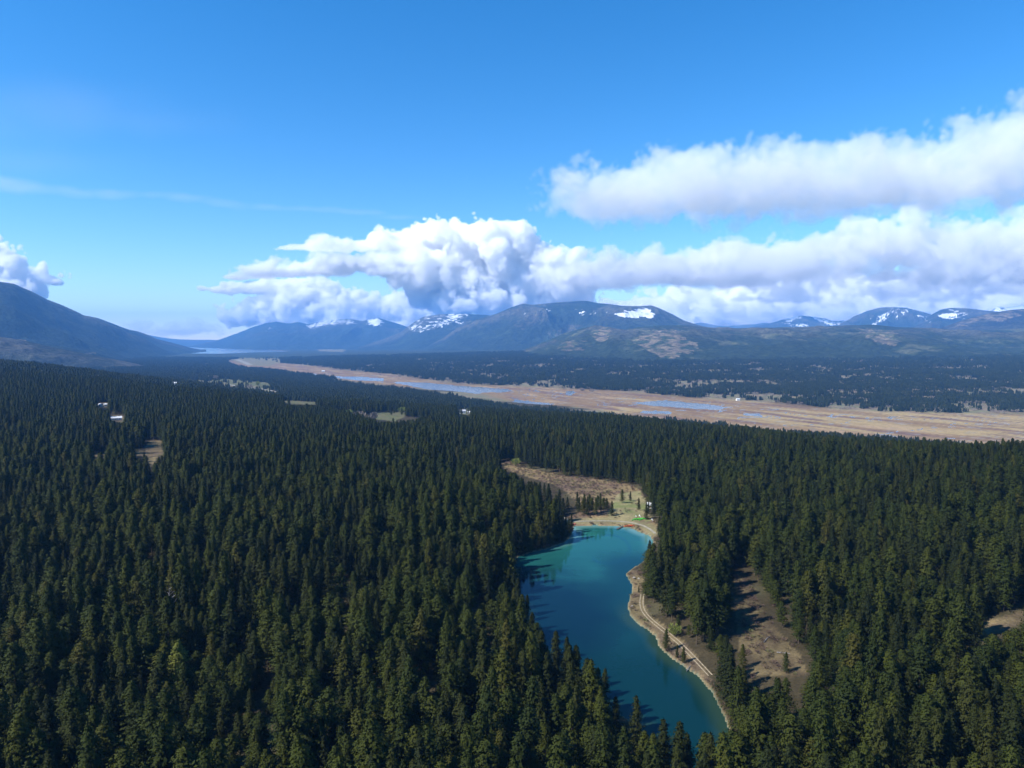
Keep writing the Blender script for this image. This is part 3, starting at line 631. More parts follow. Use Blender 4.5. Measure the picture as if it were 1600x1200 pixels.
def conifer(loc, k, hh, w, rzz, label, group=None, crown=None, name='conifer'):
    e = empty(name, loc, rzz); e.scale = (float(w), float(w), float(hh / HT))
    tag(e, label, 'tree', group)
    for nm, me in (('trunk', trunks[k]), ('crown', crown or crowns[k])):
        o = bpy.data.objects.new(nm, me); COL.objects.link(o); o.parent = e
    return e
for q, (X, Y_, Z_, H_, k, a_, w, tpx, tpy) in enumerate(IND):
    side = where(tpx, tpy)
    if q in taken:
        kd, lb = taken[q]
        conifer((X, Y_, Z_), 2 if kd != 'plain' else k, H_, w, a_, lb, 'conifers of the near forest', crown_lime[0] if kd == 'lime' else None)
    else:
        conifer((X, Y_, Z_), int(k), H_, w, a_, kname[KINDS[int(k)][0]] + ' ' + side, 'conifers of the near forest')
def told_apart(objs, words):
    """repeats that share a label: put the words for their order in front"""
    by = {}
    for o in objs: by.setdefault(o['label'], []).append(o)
    for lb, g in by.items():
        if len(g) > 1:
            for k, o in enumerate(g): o['label'] = words(k, len(g)) + ' ' + lb
ORD = ['first', 'second', 'third', 'fourth', 'fifth', 'sixth', 'seventh', 'eighth', 'ninth', 'tenth', 'eleventh', 'twelfth', 'thirteenth']
told_apart(sorted([o for o in COL.objects if o.get('group') == 'conifers of the near forest'], key=lambda o: -o.scale.z), lambda k, n: 'tallest' if k == 0 else 'shortest' if k == n - 1 else ORD[k] + ' tallest')
# middle and terrace forest
def mass(spacing, y0, y1, hm, seed, umax=.9):
    X, Y_, Z_, H_, ok, r = grow(spacing, y0, y1, hm, hm * .2, seed, umax)
    return X, Y_, Z_, H_, ok, r
x2, y2, z2, h2, ok2, r2 = mass(5.6, 900, 1750, 18.0, 15)
ok2 &= visible_ok(x2, y2, z2, h2) & (r2.random(len(x2)) < np.clip(.92 + fbm(x2, y2, 80, 3, 140), .25, 1))
x2, y2, z2, h2 = x2[ok2], y2[ok2], z2[ok2], h2[ok2]
k2 = r2.choice([0, 1, 9, 2, 3, 4, 8, 2, 3, 4, 5, 6, 7, 5, 6, 7], len(x2)); w2 = r2.uniform(1.05, 1.5, len(x2))
allP = [NEAR_PTS, (np.stack([x2, y2, z2], 1), k2, np.stack([r2.normal(0, .03, len(x2)), r2.normal(0, .03, len(x2)), r2.random(len(x2)) * 6.28], 1), np.stack([w2, w2, h2 / HT], 1))]
cat = [np.concatenate([p[i] for p in allP]) for i in range(4)]
scatter('forest', TREES, *cat, 'dense conifer forest covering the near slopes')
# far forest in clumps: terrace, the other side of the marsh, valley floor, hill feet
x3, y3, z3, h3, ok3, r3 = grow(13.0, 1750, 4400, 18, 3.5, 25, .86)
d3 = fbm(x3, y3, 300, 4, 53 + 0); d3b = fbm(x3, y3, 120, 3, 150)
far_side = y3 > np.interp(x3 / y3, [-.3, -.25, 0, .18, .36, .55, .73], [9e4, 4300, 3300, 2550, 2200, 1930, 1740])
p3 = np.where(far_side, np.clip(sstep(.24, -.20, fbm(x3, y3, 350, 4, 53) + d3b * .45), .06, 1), .96)
ok3 &= visible_ok(x3, y3, z3, h3, .45) & (r3.random(len(x3)) < p3)
ok3 &= (z3 > 3.2)
x4, y4, z4, h4, ok4, r4 = grow(22.0, 4400, 9000, 18, 3.5, 35, .84)
p4 = sstep(.28, -.18, fbm(x4, y4, 350, 4, 53) + fbm(x4, y4, 120, 3, 150) * .45)
ok4 &= (z4 > 3.2) & (r4.random(len(x4)) < np.maximum(p4, .10))
qx4, qy4 = project(x4, y4, z4)
for p in FAR_FIELDS: ok4 &= ~inside(qx4, qy4, p) | (r4.random(len(x4)) < .04)
X = np.concatenate([x3[ok3], x4[ok4]]); Y_ = np.concatenate([y3[ok3], y4[ok4]]); Z_ = np.concatenate([z3[ok3], z4[ok4]])
sc = np.concatenate([np.full(ok3.sum(), 1.0), np.full(ok4.sum(), 1.25)]) * rng.uniform(.85, 1.2, len(X))
scatter('far_forest', CLUMPS, np.stack([X, Y_, Z_], 1), rng.integers(0, 8, len(X)), np.stack([0 * X, 0 * X, rng.random(len(X)) * 6.28], 1), np.stack([sc * 1.1, sc * 1.1, sc * .95], 1), 'conifer forest on the terraces and across the marsh')
# pale leafless groves between the far conifers and along the marsh edge
x5, y5, z5, h5, ok5, r5 = grow(30, 1750, 6500, 9, 1, 45, .84)
qn = fbm(x5, y5, 350, 4, 53) + fbm(x5, y5, 120, 3, 150) * .45
ok5 &= (z5 > 1.2) & (z5 < 90) & visible_ok(x5, y5, z5, h5) & (((qn > -.12) & (r5.random(len(x5)) < .6)) | ((z5 < 4) & (r5.random(len(x5)) < .35))) & (x5 > -.3 * y5)
ok5 &= ~((y5 < 3200) & (x5 < .02 * y5))
X, Y_, Z_ = x5[ok5], y5[ok5], z5[ok5]
s5 = r5.uniform(.7, 1.4, len(X))
scatter('bare_undergrowth', GROVES, np.stack([X, Y_, Z_], 1), r5.integers(0, 3, len(X)), np.stack([0 * X, 0 * X, r5.random(len(X)) * 6.28], 1), np.stack([s5, s5, s5], 1), 'pale leafless thickets across the marsh')
# shrubs on the meadow, the shore and the clearing
x6, y6, z6, h6, ok6, r6 = grow(2.6, 200, 800, 2, .3, 55, .5)
qx6, qy6 = project(x6, y6, z6); inm = np.zeros(len(x6), bool)
for p, f_ in ((MEADOW, .9), (CLEARING, .85), (POINT, .75)):
    inm |= inside(qx6, qy6, p) & (r6.random(len(x6)) < f_ * np.clip(.6 + fbm(x6, y6, 18, 3, 160) * 1.6, 0, 1.3))
inm |= r6.random(len(x6)) < .10
inm &= ~(inside(qx6, qy6, GRASS_SLOPE) & (r6.random(len(x6)) < .85))
inm |= (seg_dist(x6, y6, POND, True) < 9) & ~inside(qx6, qy6, MEADOW) & (r6.random(len(x6)) < .3) & (y6 < 560)
TRAIL = [on_ground(a, b)[:2] for a, b in ((1004, 928), (1001, 940), (1002, 955), (1012, 968), (1030, 980), (1046, 990), (1058, 1003), (1070, 1016), (1086, 1030), (1110, 1056))]
ok6 &= inm & (seg_dist(x6, y6, DAM) > 4.5) & (seg_dist(x6, y6, [tuple(p) for p in TRAIL]) > 2.2) & (seg_dist(x6, y6, POND, True) > .8)
X, Y_, Z_ = x6[ok6], y6[ok6], z6[ok6]; s6 = r6.uniform(.35, 1.15, len(X))
scatter('shrubbery', SHRUBS, np.stack([X, Y_, Z_ - .1], 1), r6.integers(0, 4, len(X)), np.stack([0 * X, 0 * X, r6.random(len(X)) * 6.28], 1), np.stack([s6 * 1.1, s6 * 1.1, s6 * .8], 1), 'purple brown leafless shrubs on the meadow and shore')
# ------------------------------------------------------------------ roads and trail
def strip(name, line, width, mat, label, lift=.12, seg=4.0):
    pts = []
    for (x1, y1), (x2, y2) in zip(line[:-1], line[1:]):
        n = max(1, int(math.hypot(x2 - x1, y2 - y1) / seg))
        pts += [(x1 + (x2 - x1) * k / n, y1 + (y2 - y1) * k / n) for k in range(n)]
    pts.append(tuple(line[-1])); p = np.array(pts, float)
    for _ in range(6): p[1:-1] = (p[:-2] + 2 * p[1:-1] + p[2:]) / 4
    d = np.gradient(p, axis=0); d /= np.linalg.norm(d, axis=1)[:, None] + 1e-9; nrm = np.stack([-d[:, 1], d[:, 0]], 1)
    off = np.linspace(-.5, .5, 5); V = []
    for k in off:
        q = p + nrm * width * k; zz = ground_z(q[:, 0], q[:, 1]); V.append(np.column_stack([q, zz + lift]))
    v = np.concatenate(V); o = mesh_obj(name, v, grid_faces(5, len(p)), mat, smooth=True)
    return tag(o, label, kind='structure')
M['dirt'] = plain('pale_dirt', (.27, .22, .145), .95, .35, .8); M['gravel'] = plain('gravel_road', (.25, .225, .165), .95, .25, .5); M['asphalt'] = plain('weathered_asphalt', (.30, .29, .28), .9, .15, .05)
for k in (-.75, .75):                                            # the two wheel ruts of the track
    tr = np.array(TRAIL); d = np.gradient(tr, axis=0); d /= np.linalg.norm(d, axis=1)[:, None]
    strip('dirt_path', [tuple(q) for q in tr + np.stack([-d[:, 1], d[:, 0]], 1) * k], .5, M['dirt'], 'two-track dirt trail along the lake shore')
strip('gravel_road', DAM, 1.7, M['gravel'], 'pale gravel road along the top of the dam', .15)
strip('gravel_road', [tuple(on_ground(a, b)[:2]) for a, b in ((893, 816), (878, 806), (860, 800), (836, 806), (812, 826))], 3.0, M['gravel'], 'shaded gravel road under the dark trees beside the dam', .15)
strip('road', [tuple(on_ground(a, b)[:2]) for a, b in ROADS_PX['highway']], 13, M['asphalt'], 'pale highway across the terrace fields', .5, 30)
strip('runway', [tuple(pz(a, b, 5)[:2]) for a, b in ((370, 561.5), (380, 565), (391, 569.5))], 60, M['gravel'], 'pale straight strip beside the far marsh', .8, 60)
# ------------------------------------------------------------------ single trees that stand apart
LONE = [(998, 797, 9.5, 0, 'short dark spruce alone on the green slope behind the beach'), (985, 783, 8.0, 1, 'small dark conifer at the top of the green slope'), (972, 786, 11, 2, 'conifer at the back of the meadow left of the green slope'),
        (956, 806, 11, 1, 'slim dark conifer alone on the bank just above the dam road'), (1041, 1018, 9.5, 3, 'young conifer alone between the shore trail and the water'), (1058, 1028, 5.5, 1, 'small bushy conifer on the shore below the trail'),
        (1068, 1036, 6.5, 4, 'dark young conifer near the foot of the shore trail'), (998, 926, 3.5, 0, 'tiny dark conifer on the bare shore at the trail head'), (1030, 840, 14, 9, 'dark conifer standing at the water in the far bay'),
        (1160, 1046, 10, 3, 'conifer at the front edge of the tan clearing'), (1228, 1052, 8, 2, 'young conifer on the clearing beside the forest edge'), (1010, 812, 12, 9, 'dark conifer right beside the bright green kayaks'),
        (1013, 803, 9, 0, 'dark spruce in front of the white cabin'), (1021, 806, 15, 9, 'tall dark spruce at the corner of the white cabin'), (1060, 985, 7, 7, 'pale green round pine above the shore trail'), (1076, 998, 6, 6, 'low round pine between trail and forest')]
for a, b, hh, k, lb in LONE: conifer(on_ground(a, b), k, hh, hh / HT * 1.25 if hh < 12 else .85, random.random() * 6, lb)
for q, (a, b, hh, k) in enumerate([(905, 800, 11, 1), (911, 804, 12, 2), (918, 806, 14, 0), (925, 803, 12, 5), (931, 806, 13, 3), (938, 800, 14, 4), (943, 801, 11, 5), (902, 795, 13, 0), (921, 797, 12, 2), (934, 797, 11, 6), (948, 797, 9, 4), (913, 797, 12, 4)]):
    conifer(on_ground(a, b), k, hh, .8, q * 1.7, 'conifer in the small stand behind the dam road', 'conifers in the stand behind the dam')
# promontory trees on the left bank of the lake
for q, (a, b, hh, k) in enumerate([(889, 838, 13, 0), (884, 843, 15, 2), (878, 846, 13, 1), (871, 848, 15, 9), (862, 852, 11, 3), (853, 854, 10, 6), (846, 857, 12, 0), (838, 859, 10, 7), (829, 862, 9, 4), (893, 830, 12, 1), (880, 838, 14, 9), (866, 845, 14, 0)]):
    conifer(on_ground(a, b), k, hh, .75, q * 2.1, 'conifer at the water on the wooded point beside the dam', 'conifers on the wooded point')
# dead grey snag in the dark forest
def snag(px, base_py, H, label):
    loc = on_ground(px, base_py); e = tag(empty('dead_tree', loc), label, 'tree')
    b = MB(); b.add(*tube((0, 0, -.5), (.2, 0, H * .6), .26, .16)); b.add(*tube((.2, 0, H * .6), (0, .1, H), .16, .03, 5)); b.build('trunk', M['dead_wood'], e)
    for k in range(22):
        z0 = H * (.35 + .6 * k / 22); a = k * 2.4; L = (H * .26) * (1.05 - k / 26); c = np.array((.1, .05, z0))
        br = MB(); p1 = c + np.array((math.cos(a) * L, math.sin(a) * L, L * .55)); br.add(*tube(c, p1, .09, .03, 4))
        for s in (.5, .75):
            m0 = c + (p1 - c) * s; br.add(*tube(m0, m0 + np.array((math.cos(a + .9) * L * .35, math.sin(a + .9) * L * .35, L * .25)), .05, .02, 3))
        br.build('branch', M['dead_wood'], e)
snag(266, 985, 19, 'bare grey dead tree among the dark conifers')
def broadleaf(px, py, H, mat, label, w=.8, n=220, name='broadleaf_tree', group=None):
    loc = on_ground(px, py); e = tag(empty(name, loc, random.random() * 6), label, 'tree', group)
    b = MB(); b.add(*tube((0, 0, -.5), (0, 0, H * .6), H * .025, H * .012, 5))
    for k in range(5):
        a = k * 1.3; b.add(*tube((0, 0, H * (.25 + .06 * k)), (math.cos(a) * H * .25, math.sin(a) * H * .25, H * (.6 + .05 * k)), H * .01, H * .004, 4))
    b.build('trunk', M['bark'], e)
    v, f = bare_crown(int(px * 7 + py), H, n, w, .6); mesh_obj('crown', v, f, mat, e)
    return e
broadleaf(628, 646, 15, M['lime_leaf'], 'bright lime green leafing tree at the back corner of the terrace field', 1.3)
broadleaf(607, 627 + 6, 12, M['lime_leaf'], 'small lime green tree deep in the terrace forest', 1.1)
broadleaf(546, 650, 14, M['lime_leaf'], 'pale yellow green bushy tree left of the grey thickets', 1.2)
broadleaf(562, 656, 17, M['bare_twigs'], 'wide pale grey leafless tree in front of the terrace field', 1.5, 300)
broadleaf(584, 657, 17, M['bare_twigs'], 'grey leafless tree touching the left end of the terrace field', .9, 260)
broadleaf(337, 594, 26, M['bare_twigs'], 'tall pale leafless tree on the highway field', 1.0)
broadleaf(326, 592, 18, M['bare_twigs'], 'smaller pale leafless tree left of the tall one on the highway field', .9)
broadleaf(390, 608, 20, M['bare_twigs'], 'broad grey leafless tree beside the highway', 1.4)
broadleaf(403, 604, 24, M['lime_leaf'], 'tall yellowish leafing tree beside the highway', .8)
broadleaf(806, 729, 9, M['lime_leaf'], 'yellow green bush at the far tip of the brown meadow', 1.3)
broadleaf(1054, 995, 5.5, M['lime_leaf'], 'pale green leafing bush above the shore trail', 1.2)
broadleaf(910, 612, 17, M['bare_twigs'], 'largest pale leafless tree on the far edge of the marsh', 1.7, 320)
for q, (a, b) in enumerate([(594, 587), (625, 590), (656, 592), (672, 593), (681, 594), (699, 595), (775, 602), (880, 609), (925, 614)]):
    broadleaf(a, b, 13 + 4 * (q % 3), M['bare_twigs'], 'pale leafless tree along the far bank of the marsh', 1.4, 160, group='leafless trees on the far bank')
# ------------------------------------------------------------------ houses
M['white_wall'] = plain('white_siding', (.72, .71, .68), .7, .06, .4); M['grey_roof'] = plain('grey_roofing', (.45, .45, .46), .7, .1, .5); M['pale_roof'] = plain('white_metal_roof', (.62, .63, .64), .5, .05, .3)
M['wood_wall'] = plain('brown_siding', (.26, .18, .12), .8, .2, .6); M['window'] = plain('window_glass', (.04, .05, .06), .1, .1, .3, .5); M['dark_roof'] = plain('dark_roofing', (.12, .11, .11), .8, .2, .5)
def box(b, x0, x1, y0, y1, z0, z1):
    b.add([(x, y_, z_) for z_ in (z0, z1) for y_ in (y0, y1) for x in (x0, x1)], [(0, 2, 3, 1), (4, 5, 7, 6), (0, 1, 5, 4), (2, 6, 7, 3), (0, 4, 6, 2), (1, 3, 7, 5)])
def house(loc, rz_, W, D, H, wall, roof, label, name='house', lift=0):
    loc = np.array(loc) + (0, 0, lift); e = tag(empty(name, loc, rz_), label, 'house')
    b = MB(); box(b, -W / 2, W / 2, -D / 2, D / 2, -1.5, H)
    b.add([(-W / 2, -D / 2, H), (-W / 2, D / 2, H), (-W / 2, 0, H + D * .32), (W / 2, -D / 2, H), (W / 2, D / 2, H), (W / 2, 0, H + D * .32)], [(0, 2, 1), (3, 4, 5), (0, 3, 5, 2), (1, 2, 5, 4)])
    b.build('wall', wall, e)
    for sg in (-1, 1):
        r_ = MB(); o_ = .6; hh = H + D * .32 + .12; zlow = H - o_ * .64 + .12
        q = [(-W / 2 - o_, sg * (D / 2 + o_), zlow), (W / 2 + o_, sg * (D / 2 + o_), zlow), (W / 2 + o_, 0, hh), (-W / 2 - o_, 0, hh)]
        r_.add(q + [(a, b_, c + .22) for a, b_, c in q], [(0, 1, 2, 3), (7, 6, 5, 4), (0, 4, 5, 1), (1, 5, 6, 2), (2, 6, 7, 3), (3, 7, 4, 0)]); ro = r_.build('roof', roof, e)
    c_ = MB(); box(c_, W * .2, W * .2 + .9, -.45, .45, H + D * .2, H + D * .32 + 1.3); c_.build('chimney', M['wood_wall'], e)
    for k in (-.32, .05, .34):
        w_ = MB(); box(w_, W * k - .7, W * k + .7, -D / 2 - .06, -D / 2 - .003, 1.0, 2.2); w_.build('window', M['window'], e)
    d_ = MB(); box(d_, -W * .16, -W * .16 + 1, -D / 2 - .06, -D / 2 - .003, 0, 2.05); d_.build('door', M['wood_wall'], e)
def roof_at(px, py, up=3.5):
    p = on_ground(px, py); return p
house(on_ground(182, 656), .5, 14, 7, 2.8, M['white_wall'], M['pale_roof'], 'house with long white roof in the upper forest glade', lift=.3)
house(on_ground(157, 635), -.4, 6, 5, 2.8, M['white_wall'], M['pale_roof'], 'small white cabin deep in the forest above the long roofed house', lift=.5)
house(on_ground(165, 635), .3, 5, 4, 2.6, M['white_wall'], M['pale_roof'], 'tiny white shed beside the small cabin in the forest', 'shed', lift=1)
house(on_ground(722, 646), .25, 17, 10, 5.2, M['white_wall'], M['grey_roof'], 'white house with grey roof at the forest edge near the terrace fields', lift=1)
house(on_ground(733, 646), -.3, 8, 6, 3.0, M['white_wall'], M['pale_roof'], 'white garage beside the grey roofed house', 'garage', lift=1)
house(on_ground(274, 602), .2, 20, 12, 5, M['white_wall'], M['pale_roof'], 'white building at the forest edge below the highway', lift=2)
house(on_ground(1018, 794), -.5, 5.5, 4.2, 2.4, M['white_wall'], M['grey_roof'], 'white cabin half hidden by trees behind the green kayaks', 'cabin', lift=.3)
house(on_ground(505, 581), .2, 22, 12, 6, M['white_wall'], M['pale_roof'], 'white farm building on the far bank of the marsh', lift=1)
house(on_ground(1153, 626), .2, 14, 9, 5, M['white_wall'], M['pale_roof'], 'white house at the tree line across the marsh', lift=1)
# ------------------------------------------------------------------ kayaks, dock, chairs at the lake
def paint(name, rgb): return plain(name, rgb, .35, .06, 2.0, .4)
M['orange'] = paint('orange_hull', (.85, .16, .035)); M['green'] = paint('green_hull', (.06, .55, .03)); M['pink'] = paint('red_hull', (.75, .07, .08)); M['black'] = plain('black_cockpit', (.02, .02, .02), .6)
M['dock_wood'] = plain('dock_planks', (.10, .085, .075), .85, .3, 1.5); M['post'] = plain('dock_post', (.07, .06, .05), .9, .3, 2); M['plastic'] = plain('white_plastic', (.80, .80, .78), .5, .04, 1)
def kayak_mesh(L=3.4, Wd=.86, Hh=.42):
    ns, nr = 13, 10; V = []
    for i in range(ns):
        t_ = i / (ns - 1) * 2 - 1; k = max(.02, (1 - abs(t_)**2.2)); rock = .10 * t_**2
        for j in range(nr):
            a = j / nr * 2 * math.pi; V.append((t_ * L / 2, math.cos(a) * Wd / 2 * k**.8, Hh / 2 + rock + math.sin(a) * Hh / 2 * (k**.5)))
    f = [(i * nr + j, i * nr + (j + 1) % nr, (i + 1) * nr + (j + 1) % nr, (i + 1) * nr + j) for i in range(ns - 1) for j in range(nr)]
    f += [tuple(range(nr))[::-1], tuple((ns - 1) * nr + j for j in range(nr))]
    return V, f
KV, KF = kayak_mesh(); hull_me = {}
for nm in ('orange', 'green', 'pink'):
    hull_me[nm] = mesh_obj('hull', KV, KF, M[nm], smooth=True, link=False).data
an = np.arange(14) * 2 * math.pi / 14
ring_v = np.concatenate([np.stack([np.cos(an) * .55, np.sin(an) * .27, np.full(14, .425)], 1), np.stack([np.cos(an) * .46, np.sin(an) * .20, np.full(14, .455)], 1), np.stack([np.cos(an) * .42, np.sin(an) * .18, np.full(14, .36)], 1)])
ring_f = [(i, (i + 1) % 14, 14 + (i + 1) % 14, 14 + i) for i in range(14)] + [(14 + i, 14 + (i + 1) % 14, 28 + (i + 1) % 14, 28 + i) for i in range(14)] + [tuple(28 + i for i in range(14))]
cock_me = mesh_obj('cockpit', ring_v, ring_f, M['black'], link=False).data
sb = MB(); box(sb, -.40, -.34, -.17, .17, .40, .62); seat_me = sb.build('seat_back', M['black'], link=False).data
def kayak(loc, rz_, colr, label, group, tilt=0):
    e = tag(empty('kayak', loc, rz_), label, 'kayak', group); e.rotation_euler = (tilt, 0, rz_)
    for nm, me in (('hull', hull_me[colr]), ('cockpit', cock_me), ('seat_back', seat_me)):
        o = bpy.data.objects.new(nm, me); COL.objects.link(o); o.parent = e
    return e
base = on_ground(984, 823)
for k in range(7):
    p = base + np.array((-3.3 + k * 1.05, .9 + .35 * math.sin(k * 1.7), 0)); p[2] = ground_z(p[0], p[1])[0] + .03
    kayak(p, 1.15 + .14 * math.sin(k * 2.3), 'orange', 'orange kayak pulled up on the beach beside the dock', 'orange kayaks on the beach', .12 * math.sin(k))
for k in range(2):
    p = base + np.array((-1.2 + k * 2.2, 1.1, 0)); p[2] = ground_z(p[0], p[1])[0] + .45
    kayak(p, .25 + .3 * k, 'orange', 'orange kayak lying across the top of the beached row', 'orange kayaks stacked on the row')
base = on_ground(1000, 812)
for k in range(10):
    p = base + np.array((-5.2 + k * 1.12, -.8 + 1.0 * math.sin(k * 1.1) + (k % 2) * .6, 0)); p[2] = ground_z(p[0], p[1])[0] + .03
    kayak(p, .95 + .25 * math.sin(k * 1.9), 'green', 'bright green kayak laid out on the grass behind the beach', 'green kayaks on the grass', .2 * math.sin(k * 2))
for k in range(3):
    p = base + np.array((-2.5 + k * 2.4, -.2, 0)); p[2] = ground_z(p[0], p[1])[0] + .45
    kayak(p, .3 - .3 * k, 'green', 'bright green kayak resting on top of the others', 'green kayaks stacked on the others')
base = on_ground(897, 820)
for k in range(2):
    p = base + np.array((-.6 + k * 1.3, .6 + .3 * k, 0)); p[2] = ground_z(p[0], p[1])[0] + .03
    kayak(p, .5 + .5 * k, 'pink', 'pinkish red kayak ashore at the shaded dam end', 'red kayaks')
# dock: a plank deck on posts, from the beach out over the water
p0 = pz(976, 820.5, POND_Z + .45); p1 = pz(964, 826.5, POND_Z + .45); dv = p1 - p0; Ld = np.linalg.norm(dv)
e = tag(empty('dock', p0, math.atan2(dv[1], dv[0])), 'dark wooden dock reaching from the beach into the teal lake', 'dock')
for k in range(int(Ld / .34)):
    b = MB(); box(b, k * .34, k * .34 + .30, -.75 + .02 * (k % 3), .75, -.04 + .006 * (k % 2), .03 + .006 * (k % 2)); b.build('plank', M['dock_wood'], e)
for sy in (-.6, .6):
    b = MB(); box(b, 0, Ld, sy - .06, sy + .06, -.22, -.045); b.build('beam', M['post'], e)
    for k in range(4):
        b = MB(); b.add(*tube((Ld * (k + .5) / 4, sy * 1.32, -1.6), (Ld * (k + .5) / 4, sy * 1.32, .7), .09, .09)); b.build('post', M['post'], e)
def chair(loc, rz_, label, group):
    e = tag(empty('chair', loc, rz_), label, 'chair', group)
    b = MB(); box(b, -.3, .3, -.3, .3, .38, .44); b.build('seat', M['plastic'], e)
    b = MB(); b.add([(-.3, .28, .42), (.3, .28, .42), (.3, .5, 1.05), (-.3, .5, 1.05), (-.3, .33, .42), (.3, .33, .42), (.3, .55, 1.05), (-.3, .55, 1.05)], [(0, 1, 2, 3), (7, 6, 5, 4), (0, 4, 5, 1), (1, 5, 6, 2), (2, 6, 7, 3), (3, 7, 4, 0)]); b.build('backrest', M['plastic'], e)
    for sx in (-.26, .26):
        for sy in (-.26, .26):
            b = MB(); b.add(*tube((sx, sy, 0), (sx, sy, .38), .035, .035, 5)); b.build('leg', M['plastic'], e)
for q, (a, b, rz_) in enumerate([(994, 808, .4), (999, 807.5, -.3), (1001, 808.5, 1.0), (1019, 813, .2), (1020, 815, 1.4)]):
    chair(on_ground(a, b), rz_, 'white plastic chair on the grass by the green kayaks', 'white chairs behind the beach')
def log(px, py, L, rad, rz_, label):
    loc = on_ground(px, py); e = tag(empty('fallen_log', loc + (0, 0, rad * .8), rz_), label, 'log')
    b = MB(); b.add(*tube((-L / 2, 0, 0), (L * .1, .08 * L * .3, .05), rad, rad * .8, 7)); b.add(*tube((L * .1, .08 * L * .3, .05), (L / 2, 0, .1), rad * .8, rad * .5, 7)); b.build('trunk', M['dead_wood'], e)
    for k in (-.2, .12, .3):
        b = MB(); b.add(*tube((L * k, .02, rad * .5), (L * k + .3, .35 - k, rad + .5), .06, .03, 4)); b.build('branch_stub', M['dead_wood'], e)
log(1086, 954, 6, .22, .3, 'pale fallen log at the forest edge above the shore trail'); log(1094, 960, 4.5, .18, -.5, 'shorter grey log just below the pale fallen log'); log(1198, 1000, 7, .22, .9, 'grey log lying across the tan clearing')
log(1224, 1022, 5, .2, -.3, 'thin grey log at the sunny side of the clearing'); log(1076, 1046, 5, .16, 1.0, 'driftwood log half in the water at the near shore')
def boulder(px, py, r0, sd_, label):
    r = np.random.default_rng(sd_); loc = on_ground(px, py); import bmesh
    bm = bmesh.new(); bmesh.ops.create_icosphere(bm, subdivisions=2, radius=r0)
    for v in bm.verts: v.co *= r.uniform(.8, 1.15); v.co.z *= .65
    me = bpy.data.meshes.new('boulder'); bm.to_mesh(me); bm.free(); me.materials.append(M['stone']); o = bpy.data.objects.new('boulder', me); o.location = [float(q) for q in loc + (0, 0, r0 * .25)]; COL.objects.link(o); tag(o, label, 'boulder')
M['stone'] = plain('pale_stone', (.36, .33, .29), .9, .2, 1.5)
boulder(991, 904, .9, 1, 'largest pale boulder on the little shore point'); boulder(998, 905, .6, 2, 'smaller pale boulder under the trees of the shore point'); boulder(988, 948, .7, 3, 'dark edged boulder at the waterline below the trail')
def from_left(group):
    g = sorted([o for o in COL.objects if o.get('group') == group], key=lambda o: o.location.x / o.location.y)
    for k, o in enumerate(g): o['label'] = ORD[k] + ' from the left: ' + o['label']
for gname in ('conifers in the stand behind the dam', 'conifers on the wooded point', 'leafless trees on the far bank', 'orange kayaks on the beach', 'orange kayaks stacked on the row', 'green kayaks on the grass', 'green kayaks stacked on the others', 'red kayaks', 'white chairs behind the beach'): from_left(gname)
